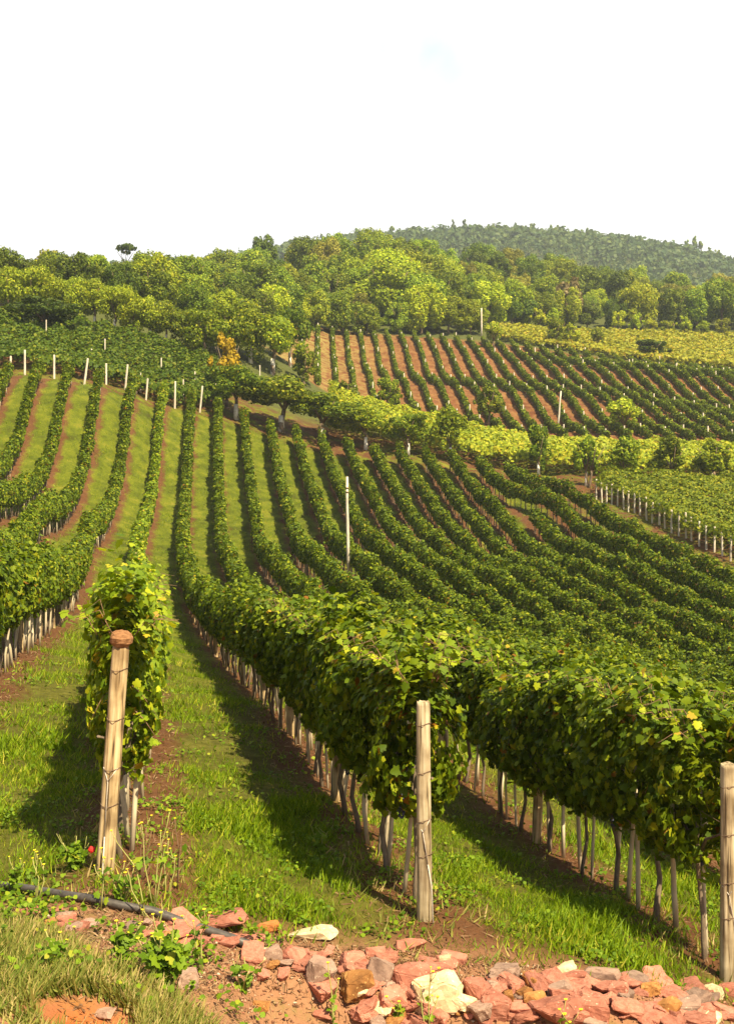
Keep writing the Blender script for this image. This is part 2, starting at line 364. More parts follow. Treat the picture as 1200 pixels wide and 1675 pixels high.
MAINFIELD = [pp(-3000,9.0),pp(175,9.3),pp(1300,9.3),pp(3000,9.3),pp(1500,60),pp(1330,72),pp(950,92),pp(830,113),pp(430,113),pp(300,111),pp(220,103),pp(-500,97)]
REDFIELD = [pp(430,150),pp(530,146),pp(860,140),pp(1500,136),pp(1600,200),pp(1200,203),pp(880,211),pp(800,214),pp(480,216),pp(470,190)]
def vattr(name, vals):
    a = gme.attributes.new(name, 'FLOAT', 'POINT'); a.data.foreach_set('value', np.ascontiguousarray(vals, dtype=np.float32))
fld = sstep(-0.5, 0.8, poly_sd(gxf, gyf, MAINFIELD))
red = sstep(-1.5, 1.5, poly_sd(gxf, gyf, REDFIELD))
near = sstep(9.5, 8.6, gyf)                                   # bank in front of the row ends
hole = np.exp(-(((gxf-(150-CX)/F*6.6)/0.30)**2 + ((gyf-6.5)/0.32)**2)**2)
wood = sstep(121, 128, gyf) * (1-red)
bare = lambda x, y: np.exp(-((lane(x, y)+0.87)/.13)**4) * sstep(20, 14, y) * sstep(8.9, 9.4, y)
vattr('bare', bare(gxf, gyf)); vattr('thatch', sstep(42, 18, gyf)); vattr('lane', lane(gxf, gyf)-0.045); vattr('field', fld); vattr('red', red); vattr('bank', near); vattr('hole', hole); vattr('wood', wood)

def groundmat():
    m, nt, out = newmat('ground_earth'); L = nt.links.new
    def A(n): 
        a = N(nt, 'ShaderNodeAttribute', attribute_name=n); return a.outputs['Fac']
    def mth(op, a, b=None, c=None, clamp=False):
        n = N(nt, 'ShaderNodeMath', operation=op, use_clamp=clamp)
        for i, v in enumerate((a, b, c)):
            if v is None: continue
            if isinstance(v, (int, float)): n.inputs[i].default_value = v
            else: L(v, n.inputs[i])
        return n.outputs[0]
    def mixc(f, a, b):
        n = N(nt, 'ShaderNodeMix', data_type='RGBA')
        for key, v in (('Factor', f), ('A', a), ('B', b)):
            if isinstance(v, (int, float)): n.inputs[key].default_value = v
            elif isinstance(v, tuple): n.inputs[key].default_value = (*v, 1)
            else: L(v, n.inputs[key])
        return n.outputs['Result']
    geo = N(nt, 'ShaderNodeNewGeometry')
    def noise(scale, detail=5, rough=0.6):
        n = N(nt, 'ShaderNodeTexNoise'); n.inputs['Scale'].default_value = scale; n.inputs['Detail'].default_value = detail; n.inputs['Roughness'].default_value = rough
        L(geo.outputs['Position'], n.inputs['Vector']); return n.outputs['Fac']
    nb, nm, nf, nff = noise(0.12, 4), noise(0.9, 6), noise(6, 8, 0.7), noise(40, 4)
    n3 = noise(0.33, 3, 0.7)
    soil = ramp(nt, [(0.25,(0.055,0.026,0.012)),(0.5,(0.115,0.052,0.024)),(0.8,(0.20,0.10,0.047))]); L(mth('ADD', mth('MULTIPLY', nf, 0.6), mth('MULTIPLY', nm, 0.4)), soil.inputs['Fac'])
    grs = ramp(nt, [(0.36,(0.050,0.048,0.010)),(0.45,(0.068,0.088,0.008)),(0.54,(0.115,0.135,0.011)),(0.64,(0.19,0.175,0.025))]); L(mth('ADD', mth('MULTIPLY', nf, 0.3), mth('ADD', mth('MULTIPLY', nm, 0.45), mth('MULTIPLY', n3, 0.25))), grs.inputs['Fac'])
    
    rs = ramp(nt, [(0.36,(0.085,0.032,0.014)),(0.5,(0.165,0.066,0.028)),(0.64,(0.26,0.125,0.056))]); L(mth('ADD', mth('MULTIPLY', nf, 0.3), mth('ADD', mth('MULTIPLY', nm, 0.45), mth('MULTIPLY', n3, 0.25))), rs.inputs['Fac'])
    # distance from the nearest row, 0 on the row and 0.5 in the middle of the alley
    fr = mth('ABSOLUTE', mth('SUBTRACT', mth('FRACT', mth('ADD', A('lane'), 100.5)), 0.5))
    st = mth('ADD', fr, mth('MULTIPLY', mth('SUBTRACT', nm, 0.5), 0.55))
    st = mth('ADD', st, mth('MULTIPLY', mth('SUBTRACT', nf, 0.5), 0.35))
    gm = mth('MULTIPLY_ADD', st, 7.0, -7.0*0.10, clamp=True)
    th = ramp(nt, [(0.3,(0.045,0.030,0.012)),(0.5,(0.085,0.070,0.018)),(0.7,(0.15,0.125,0.04))]); L(nf, th.inputs['Fac'])
    gcol = mixc(mth('MULTIPLY', A('thatch'), 0.6), grs.outputs['Color'], th.outputs['Color'])
    c_field = mixc(gm, soil.outputs['Color'], gcol)
    og = mth('MULTIPLY_ADD', mth('ADD', nm, mth('MULTIPLY', nb, 0.6)), 5.0, -3.6, clamp=True)
    c_out = mixc(og, soil.outputs['Color'], grs.outputs['Color'])
    c = mixc(A('field'), c_out, c_field)
    c = mixc(mth('MULTIPLY', A('bare'), mth('MULTIPLY_ADD', nm, 5.0, -1.5, clamp=True)), c, soil.outputs['Color'])
    c = mixc(A('wood'), c, mixc(nm, (0.05,0.06,0.02), (0.10,0.11,0.03)))
    # dry grass tints the lower part of the red slope
    gy_ = N(nt, 'ShaderNodeSeparateXYZ'); L(geo.outputs['Position'], gy_.inputs[0])
    low = mth('MULTIPLY_ADD', gy_.outputs['X'], -0.035, 0.25, clamp=True)
    dg = mth('MULTIPLY', mth('MULTIPLY_ADD', nm, 6.0, -2.4, clamp=True), mth('ADD', low, 0.15, clamp=True))
    c = mixc(A('red'), c, mixc(dg, rs.outputs['Color'], (0.24,0.21,0.065)))
    bk = mth('MULTIPLY_ADD', mth('ADD', nm, mth('MULTIPLY', nf, 0.5)), 6.0, -4.6, clamp=True)
    c = mixc(A('bank'), c, mixc(bk, mixc(nf, (0.22,0.10,0.05), (0.40,0.22,0.13)), (0.13,0.13,0.03)))
    c = mixc(A('hole'), c, mixc(nf, (0.30,0.075,0.02), (0.48,0.15,0.045)))
    b = N(nt, 'ShaderNodeBsdfPrincipled'); b.inputs['Roughness'].default_value = 0.95; b.inputs['Specular IOR Level'].default_value = 0.1
    L(c, b.inputs['Base Color'])
    bp = N(nt, 'ShaderNodeBump'); bp.inputs['Strength'].default_value = 0.8; bp.inputs['Distance'].default_value = 0.05
    L(mth('ADD', nf, mth('MULTIPLY', nff, 0.4)), bp.inputs['Height']); L(bp.outputs[0], b.inputs['Normal'])
    L(b.outputs[0], out.inputs['Surface'])
    return m
g = link('ground', gme, groundmat()); tag(g, kind='structure')

# ------------------------------------------------------------------ leaves
SHAPES = {
 # half outlines (u across, v along the leaf from stalk to tip), mirrored over the midrib
 'vine': [(0,0.0),(0.22,-0.16),(0.50,-0.02),(0.40,0.22),(0.60,0.48),(0.34,0.56),(0.26,0.78),(0,1.0)],
 'hex': [(0,0.0),(0.48,0.30),(0.36,0.72),(0,1.0)],
 'dia': [(0,0.0),(0.46,0.45),(0,1.0)],
 'blade': [(0,0.0),(0.5,0.12),(0,1.0)],
}
def leaf_mesh(name, pos, nrm, size, shape='hex', droop=0.35, fold=0.25, aspect=1.0, tip=None):
    """leaves at pos, facing nrm, tips falling; one mesh"""
    n = len(pos)
    nrm = nrm / (np.linalg.norm(nrm, axis=1, keepdims=True) + 1e-9)
    if tip is None:
        tip = RNG.normal(size=(n, 3)); tip[:, 2] -= droop * 3
    tip = tip - nrm * (tip * nrm).sum(1, keepdims=True)
    tip /= np.linalg.norm(tip, axis=1, keepdims=True) + 1e-9
    side = np.cross(nrm, tip)
    half = SHAPES[shape]; k = len(half)
    mids = [half[0], half[-1]]; inner = half[1:-1]
    # verts: base, tip, right side, left side
    vs = []
    sz = size[:, None]; curl = RNG.uniform(.05, .5, n)[:, None]; twist = RNG.normal(0, .22, n)[:, None]
    def V(u, v):
        return pos + side * (u * aspect) * sz + tip * ((v - 0.4) * sz) - nrm * (fold * abs(u) * sz) - nrm * (curl * v * v * sz) - nrm * (twist * u * v * sz)
    vs.append(V(*half[0])); vs.append(V(*half[-1]))
    for u, v in inner: vs.append(V(u, v))
    for u, v in inner: vs.append(V(-u, v))
    nvp = len(vs); verts = np.stack(vs, 1).reshape(-1, 3)
    r = list(range(2, 2+len(inner))); l = list(range(2+len(inner), 2+2*len(inner)))
    f1 = [0] + r + [1]; f2 = [1] + l[::-1] + [0]
    base = (np.arange(n) * nvp)[:, None]
    loops = np.concatenate([base + np.array(f1), base + np.array(f2)], 1).ravel()
    counts = np.full(2*n, len(f1))
    return np_mesh(name, verts, counts, loops)

def join_meshes_np(parts):
    pass

# ------------------------------------------------------------------ vine rows
def smooth_noise(s, seed, per=(0.9, 2.1, 5.3), amp=(0.5, 0.35, 0.3)):
    r = np.random.default_rng(seed); out = np.zeros_like(s)
    for p, a in zip(per, amp):
        out += a * np.sin(2*math.pi*s/p*(0.9+0.2*r.random()) + r.random()*6.28)
    return out

def row_foliage(name, path_fn, d0, d1, seed, size_fn, hgt=2.15, bot=0.92, hw=0.42, cover=2.2, shape_near=None, boost=None, ext=0.25):
    """leaves filling a hedge-like canopy along a plan path; path_fn(d)->(x,y)"""
    rng = np.random.default_rng(seed)
    dd = np.arange(d0, d1, 0.5)
    n = []
    for d in dd:
        s = size_fn(d); per = 2*(hgt-bot) + 4*hw
        n.append(0.5 * per * cover / (0.62 * s * s))
    n = np.array(n); cnt = rng.poisson(n)
    d = np.repeat(dd, cnt) + rng.random(cnt.sum()) * 0.5
    d = d[(d > d0 - ext) & (d < d1)]
    m = len(d)
    th = rng.random(m) * 2 * math.pi
    rad = np.where(rng.random(m) < 0.72, rng.normal(1.0, 0.085, m), rng.random(m)**0.5)
    # lumpy hedge: several angular sectors swell and shrink along the row
    lump = 1 + 0.24*smooth_noise(d + 0.7*np.sin(th), seed) + 0.16*smooth_noise(d*1.7 + 1.3*np.cos(2*th), seed+5)
    hs = 1 + 0.10*smooth_noise(d, seed+9, (3.1, 7.7, 14), (0.5, 0.5, 0.5))
    H = hgt * hs; B = bot + 0.12*smooth_noise(d, seed+11, (0.7, 1.7, 6), (0.6, 0.5, 0.3))
    Wd = hw * (1 + 0.20*smooth_noise(d, seed+13, (1.3, 4.1, 9), (0.4, 0.5, 0.4)))
    if boost is not None:
        bh, bw = boost(d); H = H * bh; Wd = Wd * bw
    hc = (H + B) / 2; hh = (H - B) / 2
    c, s = np.cos(th), np.sin(th)
    e = 0.75
    ox = np.sign(c) * np.abs(c)**e * Wd * rad * lump
    oz = np.sign(s) * np.abs(s)**e * hh * rad * np.where(s > 0, lump, 1.0)
    # stray shoots above the top
    sh = rng.random(m) < 0.05
    oz = np.where(sh & (s > 0.3), oz + rng.random(m)**1.5*0.38, oz)
    x, y = path_fn(d)
    z = terrain(x, y) + hc + oz
    pos = np.stack([x + ox, y, z], 1)
    nr = np.stack([c*1.0, rng.normal(0, .1, m), s*0.7 + 0.45], 1) + rng.normal(0, 0.42, (m, 3))
    size = np.array(size_fn(d)) * rng.uniform(0.7, 1.25, m)
    return pos, nr, size, d

def row_obj(root, name, data, mat, cut=None, inv=None):
    pos, nr, size, d = data
    o = []
    base = np.array(root.location)
    if cut is None: groups = [(np.ones(len(d), bool), 'hex')]
    else: groups = [(d < cut, 'vine'), (d >= cut, 'hex')]
    mes = []
    for mk, sh in groups:
        if mk.sum() == 0: continue
        mes.append(leaf_mesh(name, pos[mk]-base, nr[mk], size[mk], sh))
    if len(mes) == 1:
        return link(name, mes[0], mat, root)
    bm = bmesh.new()
    for me in mes: bm.from_mesh(me)
    me = bpy.data.meshes.new(name); bm.to_mesh(me); bm.free()
    for k in mes: bpy.data.meshes.remove(k)
    return link(name, me, mat, root)

def tube(bm, pts_, radii, seg=7, cap=True, squash=1.0):
    rings = []
    n = len(pts_)
    for i, p in enumerate(pts_):
        p = Vector(p)
        a = Vector(pts_[max(i-1, 0)]); b = Vector(pts_[min(i+1, n-1)])
        t = (b - a).normalized()
        u = t.cross(Vector((0, 1, 0.01)) if abs(t.y) < 0.9 else Vector((1, 0, 0))).normalized(); v = t.cross(u)
        r = radii[i] if hasattr(radii, '__len__') else radii
        rings.append([bm.verts.new(p + (u*math.cos(2*math.pi*k/seg) + v*math.sin(2*math.pi*k/seg)*squash)*r) for k in range(seg)])
    for A_, B_ in zip(rings[:-1], rings[1:]):
        for k in range(seg):
            f = bm.faces.new((A_[k], A_[(k+1) % seg], B_[(k+1) % seg], B_[k])); f.smooth = True
    if cap:
        bm.faces.new(rings[0]); bm.faces.new(rings[-1][::-1])
    return rings

def bm_mesh(name, bm):
    bmesh.ops.recalc_face_normals(bm, faces=bm.faces)
    me = bpy.data.meshes.new(name); bm.to_mesh(me); bm.free()
    return me

# trunk and stake prototypes
TRUNKS = []
for i in range(7):
    bm = bmesh.new(); r = random.Random(i)
    ax, ay = r.uniform(-.10,.10), r.uniform(-.10,.10)
    ps = [(0,0,-0.12),(ax*.4,ay*.4,0.15),(ax*1.1,ay*.9,0.4),(ax*.6,ay*1.2,0.65),(ax*-.3,ay*.6,0.9),(ax*-.5,0,1.25)]
    tube(bm, ps, [0.036,0.028,0.024,0.022,0.023,0.020], 7)
    a0 = Vector(ps[4])
    tube(bm, [a0, a0+Vector((0,.18,.22)), a0+Vector((.02,.5,.34))], [.022,.018,.012], 5)
    tube(bm, [a0, a0+Vector((0,-.18,.22)), a0+Vector((-.02,-.5,.34))], [.022,.018,.012], 5)
    me = bm_mesh('trunk', bm); me.materials.append(M['bark']); TRUNKS.append(me)
STAKES = []
for i in range(5):
    bm = bmesh.new(); r = random.Random(40+i)
    k1, k2 = r.uniform(-.03,.03), r.uniform(-.05,.05)
    tube(bm, [(0,0,-.15),(k1,0,.4),(k2*.5,k1,.9),(k2,k1*.5,1.45)], [.022,.021,.019,.016], 6)
    me = bm_mesh('wooden_stake', bm); me.materials.append(M['stake']); STAKES.append(me)
def post_mesh(h, r, seed, split=True):
    bm = bmesh.new(); q = random.Random(seed); seg = 18
    zs = [-.25, 0.0, h*.25, h*.5, h*.75, h-.03, h]
    rings = []
    ph = q.uniform(0, 6)
    for z in zs:
        ring = []
        for k in range(seg):
            a = 2*math.pi*k/seg
            rr = r*(1 + .05*math.sin(2*a+ph) + .03*math.sin(5*a+z*3) + .02*q.uniform(-1,1))*(1.06 - .10*z/h)
            if z == h: rr *= .93
            if split and k == 13: rr *= .80                     # drying crack that runs down the front
            ring.append(bm.verts.new((rr*math.cos(a), rr*math.sin(a), z + (q.uniform(-.008,.008) if z == h else 0))))
        rings.append(ring)
    for A_, B_ in zip(rings[:-1], rings[1:]):
        for k in range(seg):
            bm.faces.new((A_[k], A_[(k+1) % seg], B_[(k+1) % seg], B_[k])).smooth = True
    bm.faces.new(rings[-1])
    return bm_mesh('wooden_post', bm)

def size_main(d):
    return np.clip(0.076 + 0.0014*np.maximum(np.asarray(d, float)-11, 0), 0.076, 0.20)

ORD = ['first','second','third','fourth','fifth','sixth','seventh','eighth','ninth','tenth','eleventh','twelfth','thirteenth','fourteenth','fifteenth','sixteenth','seventeenth','eighteenth','nineteenth','twentieth','twenty-first','twenty-second','twenty-third','twenty-fourth','twenty-fifth','twenty-sixth','twenty-seventh','twenty-eighth','twenty-ninth','thirtieth','thirty-first','thirty-second','thirty-third','thirty-fourth']

def main_path(k):
    X = 2.22 + SP*k
    def fn(d):
        d = np.asarray(d, float)
        sh = np.zeros_like(d)
        if k >= 11: sh = SP * sstep(106, 90, d)               # the outer two rows swing aside where an extra row begins
        return X + sh + bow(d) + ROWK*d, d
    return fn
def extra_path(d):
    d = np.asarray(d, float); X = 2.22 + SP*11
    return X + bow(d) + ROWK*d, d

class RowSpec: pass
rows = []
far_end = {-1:112,0:112.5,1:112.5,2:112.5,3:112.5,4:113,5:113,6:113,7:113,8:113,9:113,10:113,11:112,12:111}
for k in range(-8, 13):
    X = 2.22 + SP*k
    if k >= 0: d0 = max(9.75, F*(X-0.6)/1000.0)
    elif k == -1: d0 = 9.75
    else: d0 = max(12.0, -F*(X-0.6)/420.0)
    d1 = far_end.get(k, 108 if k == -2 else 98)
    if d0 > d1 - 6: continue
    rows.append((k, d0, d1, main_path(k)))
rows.append((99, 58, 92.5, extra_path))

def row_name(k):
    if k == -1: return 'the row behind the capped post'
    if k == 0: return 'the row behind the split-topped post'
    if k == 1: return 'the row ending at the thick stone-bank post'
    if k == 99: return 'the short row starting halfway down the slope'
    if k < -1: return 'the %s row uphill from the capped post' % ORD[-k-2]
    return 'the %s row downhill from the stone-bank post' % ORD[k-2]

stake_budget = []; trunk_list = []; grape_i = 0
for k, d0, d1, fn in rows:
    x0, y0 = fn(d0); x0 = float(x0)
    root = empty('vine_row', (x0, float(y0), tz(x0, float(y0))))
    nm = row_name(k)
    tag(root, 'green trellised vine row, ' + nm, 'vine row', 'vine rows in the grassy valley field')
    boost = None
    if k == -1:
        boost = lambda d: (1 + 0.20*sstep(13.5, 10.5, d), 1 - 0.06*sstep(13.5, 10, d))
    if k == 0:
        boost = lambda d: (1 + 0.06*sstep(13, 10, d), 1 + 0.0*sstep(13, 10, d))
    if k == 1:
        boost = lambda d: (1 + 0.05*sstep(16, 11, d), 1 + 0.28*sstep(16, 11, d))
    hw = 0.33 if k == -1 else 0.36
    data = row_foliage('foliage', fn, d0, d1, 100+k, size_main, hw=hw, boost=boost, hgt=2.15, bot=0.92)
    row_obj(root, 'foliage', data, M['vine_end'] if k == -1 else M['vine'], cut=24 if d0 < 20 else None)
    # individual vines and their stakes
    base = np.array(root.location)
    dd = d0 + 0.25; i = 0
    rr = random.Random(300+k)
    vis = []
    while dd < d1:
        xx, yy = fn(dd); xx = float(xx) + rr.uniform(-.05,.05)
        vis.append((dd, xx, yy + 0.0, tz(xx, float(yy))))
        dd += rr.uniform(0.75, 1.05)
    ntr = 0; bmr = None
    for (dq, xx, yy, zz) in vis:
        px = CX + F*xx/dq
        if ntr < 55 and dq < 75 and -60 < px < 1260:
            t = link('trunk', TRUNKS[rr.randrange(7)], None, root)
            t.location = Vector((xx, float(yy), zz)) - root.location
            t.rotation_euler = (rr.uniform(-.06,.06), rr.uniform(-.06,.06), rr.choice((0, math.pi)) + rr.uniform(-.4,.4))
            s_ = rr.uniform(.85, 1.25); t.scale = (s_, s_, 1.0)
            ntr += 1
        else:
            if bmr is None: bmr = bmesh.new()
            p = Vector((xx, float(yy), zz)) - root.location
            tube(bmr, [p+Vector((0,0,-.1)), p+Vector((rr.uniform(-.05,.05),0,.5)), p+Vector((0,0,1.2))], [.05,.04,.035], 4, cap=False)
        stake_budget.append((dq, xx, float(yy), zz, k, px))
        if dq < 27: stake_budget.append((dq+.01, xx, float(yy)+.45, zz, k, px))
    if bmr is not None:
        o = link('trunk', bm_mesh('trunk', bmr), M['bark'], root); o['kind'] = 'stuff'

# stakes: the ones that show largest one by one, the others as one mass
stake_budget.sort(key=lambda s: s[0])
rr = random.Random(5)
bms = bmesh.new(); ns = 0
for dq, xx, yy, zz, k, px in stake_budget:
    xs = xx + rr.uniform(-.12, .12); ys = yy + rr.uniform(.1, .4)
    zs = tz(xs, ys)
    if rr.random() < 0.25 and dq > 40: continue
    if ns < 290 and dq < 62 and -40 < px < 1240:
        o = link('wooden_stake', STAKES[rr.randrange(5)], None, None, (xs, ys, zs))
        o.rotation_euler = (rr.uniform(-.10,.10), rr.uniform(-.14,.14), rr.uniform(0, 6)); 
        s_ = rr.uniform(.8, 1.5); o.scale = (s_, s_, rr.uniform(.85, 1.08))
        tag(o, 'thin pale stake under the leaves of ' + row_name(k), 'stake', 'stakes under ' + row_name(k))
        ns += 1
    elif -60 < px < 1270:
        tube(bms, [(xs,ys,zs-.1),(xs+rr.uniform(-.06,.06),ys,zs+.5),(xs+rr.uniform(-.1,.1),ys,zs+1.15)], [.034,.032,.028], 4)
o = link('wooden_stake', bm_mesh('wooden_stake', bms), M['stake']); tag(o, 'thin pale stakes in a dense line under the far vine canopies', 'stakes', None, 'stuff')

# posts inside the rows
rr = random.Random(9)
for k, d0, d1, fn in rows:
    for j in range(1, 12):
        dq = d0 + 4.6*j + rr.uniform(-.4,.4)
        if dq > min(d1-3, 62): break
        xx, yy = fn(dq); xx = float(xx); px = CX + F*xx/dq
        if not (-30 < px < 1230): continue
        o = link('wooden_post', post_mesh(1.95, .062, 700+k*20+j), M['post'], None, (xx, float(yy), tz(xx, float(yy))))
        o.rotation_euler = (rr.uniform(-.03,.03), rr.uniform(-.04,.04), rr.uniform(0, 6))
        tag(o, '%s grey post along %s' % (ORD[j-1], row_name(k)), 'post', 'posts standing inside the vine rows')

# ------------------------------------------------------------------ the three end posts
def end_post(px, d, h, r, lean, label, seed, cap=False, guy=True):
    p = at(px, d)
    root = empty('wooden_post', p); tag(root, label, 'post', 'end posts of the vine rows')
    root.rotation_euler = (lean[1], lean[0], 0)
    link('shaft', post_mesh(h, r, seed), M['post'] if cap else M['post_grey'], root)
    # loops of trellis wire round the shaft
    q = random.Random(seed)
    for f in (0.90, 0.68, 0.46, 0.30):
        bm = bmesh.new(); z = h*f
        rr_ = r*(1.09 - .10*f)
        ring = [(rr_*math.cos(a)*1.02, rr_*math.sin(a)*1.02, z + .012*math.sin(a*2+seed)) for a in np.linspace(0, 2*math.pi, 25)]
        tube(bm, ring, .0035, 4, cap=False)
        link('wire', bm_mesh('wire', bm), M['wire'], root)
    if guy:
        bm = bmesh.new(); z = h*.42
        tube(bm, [(-r*.9,-r*.5,z+.05),(-r*.2,-r*1.03,z-.02),(r*.45,-r*1.03,z-.3)] if not cap else [(-r*.9,-r*.6,z+.09),(-r*.2,-r*1.06,z-.02),(-r*.1,-r*1.12,z-.5)], .004, 5)
        tube(bm, [(r*.8,-r*.7,z+.09),(-r*.2,-r*1.08,z-.02)], .004, 5)
        tube(bm, [(r*.45,-r*1.05,z-.3),(r*.9,-r*1.0,.32),(r*1.15,-r*1.8,-.12)] if not cap else [(-r*.1,-r*1.12,z-.5),(r*.2,-r*1.9,-.25)], .006, 5)
        link('guy_wire', bm_mesh('guy_wire', bm), M['rope'], root)
    if cap:
        bm = bmesh.new()
        prof = [(0.0,-.004),(r*.92,-.004),(r*1.32,.035),(r*1.40,.075),(r*1.15,.115),(r*.7,.135),(0.0,.14)]
        seg = 14; rings = []
        for rad, z in prof[1:-1]:
            rings.append([bm.verts.new((rad*(1+q.uniform(-.06,.06))*math.cos(2*math.pi*k/seg), rad*(1+q.uniform(-.06,.06))*math.sin(2*math.pi*k/seg), h+z+q.uniform(-.006,.006))) for k in range(seg)])
        for A_, B_ in zip(rings[:-1], rings[1:]):
            for k in range(seg): bm.faces.new((A_[k], A_[(k+1)%seg], B_[(k+1)%seg], B_[k]))
        bm.faces.new(rings[0][::-1]); bm.faces.new(rings[-1])
        link('cap', bm_mesh('cap', bm), M['cap'], root)
    return root
end_post(172, 9.55, 1.96, .072, (0.070, 0), 'leaning wooden end post with a round brown cap', 21, cap=True)
end_post(694, 9.6, 1.90, .064, (-0.006, 0), 'upright bare wooden end post with a split top', 22)
end_post(1190, 9.6, 1.90, .071, (0.0, 0), 'thick pale end post above the loose stones, frayed wire round it', 23)

# ------------------------------------------------------------------ camera, light, world
cam = bpy.data.cameras.new('camera'); co = bpy.data.objects.new('camera', cam); COL.objects.link(co)
co.location = (0, 0, 0); co.rotation_euler = (math.radians(90), 0, 0)
cam.sensor_fit = 'VERTICAL'; cam.sensor_height = 36.0; cam.sensor_width = 36.0*1200/1675
cam.lens = F/1675*36.0
cam.shift_y = -(837.5-CY)/1675.0
cam.clip_start = 0.1; cam.clip_end = 6000
sc.camera = co

TO_SUN = Vector((0.36, -0.46, 0.78)).normalized()
sun = bpy.data.lights.new('sun', 'SUN'); sun.energy = 5.0; sun.angle = math.radians(0.5); sun.color = (1.0, 0.85, 0.54)
so = bpy.data.objects.new('sun', sun); COL.objects.link(so)
so.rotation_euler = TO_SUN.to_track_quat('Z', 'Y').to_euler()
so.location = (0, 0, 60)

w = bpy.data.worlds.new('World'); sc.world = w; w.use_nodes = True
nt = w.node_tree; nt.nodes.clear(); L = nt.links.new
wo = N(nt, 'ShaderNodeOutputWorld'); bg = N(nt, 'ShaderNodeBackground')
sky = N(nt, 'ShaderNodeTexSky', sky_type='NISHITA'); sky.sun_disc = False
sky.sun_elevation = math.asin(TO_SUN.z); sky.sun_rotation = math.atan2(TO_SUN.x, TO_SUN.y)
skb = N(nt, 'ShaderNodeMix', data_type='RGBA', blend_type='MULTIPLY'); skb.inputs['Factor'].default_value = 1
skb.inputs['B'].default_value = (0.070, 0.060, 0.048, 1); L(sky.outputs[0], skb.inputs['A'])
# bank of bright thin cloud low over the hills, with one small opening
tc = N(nt, 'ShaderNodeTexCoord')
dot = N(nt, 'ShaderNodeVectorMath', operation='DOT_PRODUCT'); cd = Vector((0.0, 1, 0.30)).normalized()
dot.inputs[1].default_value = cd; L(tc.outputs['Generated'], dot.inputs[0])
cn = N(nt, 'ShaderNodeTexNoise'); cn.inputs['Scale'].default_value = 3.2; cn.inputs['Detail'].default_value = 6; L(tc.outputs['Generated'], cn.inputs['Vector'])
od = Vector(((690-CX)/F, 1, (CY-105)/F)).normalized()
dot2 = N(nt, 'ShaderNodeVectorMath', operation='DISTANCE'); dot2.inputs[1].default_value = od
wn = N(nt, 'ShaderNodeTexNoise'); wn.inputs['Scale'].default_value = 14; wn.inputs['Detail'].default_value = 4; L(tc.outputs['Generated'], wn.inputs['Vector'])
ws = N(nt, 'ShaderNodeVectorMath', operation='MULTIPLY_ADD'); ws.inputs[1].default_value = (.12,.12,.12); L(wn.outputs['Color'], ws.inputs[0])
wo2 = N(nt, 'ShaderNodeVectorMath', operation='SUBTRACT'); wo2.inputs[1].default_value = (.06,.06,.06); L(tc.outputs['Generated'], wo2.inputs[0]); L(wo2.outputs[0], ws.inputs[2])
L(ws.outputs[0], dot2.inputs[0])
hole_ = N(nt, 'ShaderNodeMath', operation='MULTIPLY_ADD'); hole_.inputs[1].default_value = -15.0; hole_.inputs[2].default_value = 1.3; L(dot2.outputs['Value'], hole_.inputs[0])
cn2 = N(nt, 'ShaderNodeTexNoise'); cn2.inputs['Scale'].default_value = 22; cn2.inputs['Detail'].default_value = 5; L(tc.outputs['Generated'], cn2.inputs['Vector'])
h2 = N(nt, 'ShaderNodeMath', operation='MULTIPLY', use_clamp=True); L(hole_.outputs[0], h2.inputs[0]); L(cn2.outputs['Fac'], h2.inputs[1])
cov = N(nt, 'ShaderNodeMapRange'); cov.inputs['From Min'].default_value = 0.62; cov.inputs['From Max'].default_value = 0.86; L(dot.outputs['Value'], cov.inputs['Value'])
cv2 = N(nt, 'ShaderNodeMath', operation='MULTIPLY_ADD'); cv2.inputs[1].default_value = 0.35; L(cn.outputs['Fac'], cv2.inputs[0]); L(cov.outputs[0], cv2.inputs[2])
cv3 = N(nt, 'ShaderNodeMath', operation='MINIMUM', use_clamp=True); L(cv2.outputs[0], cv3.inputs[0]); cv3.inputs[1].default_value = 1.0
mixs = N(nt, 'ShaderNodeMix', data_type='RGBA'); L(cv3.outputs[0], mixs.inputs['Factor']); L(skb.outputs['Result'], mixs.inputs['A'])
mixs.inputs['B'].default_value = (0.60, 0.60, 0.60, 1)
veil = N(nt, 'ShaderNodeMix', data_type='RGBA'); veil.inputs['B'].default_value = (0.40, 0.455, 0.47, 1)
vm = N(nt, 'ShaderNodeMath', operation='MULTIPLY', use_clamp=True); vm.inputs[1].default_value = 1.5; L(h2.outputs[0], vm.inputs[0])
L(vm.outputs[0], veil.inputs['Factor']); L(mixs.outputs['Result'], veil.inputs['A'])
L(veil.outputs['Result'], bg.inputs['Color']); bg.inputs['Strength'].default_value = 1.0
L(bg.outputs[0], wo.inputs['Surface'])

sc.view_settings.view_transform = 'Standard'; sc.view_settings.look = 'None'
sc.view_settings.exposure = 1.15; sc.view_settings.gamma = 1.0
sc.render.engine = 'CYCLES'
sc.cycles.max_bounces = 6; sc.cycles.diffuse_bounces = 3; sc.cycles.transmission_bounces = 3; sc.cycles.transparent_max_bounces = 4
sc.cycles.use_denoising = True
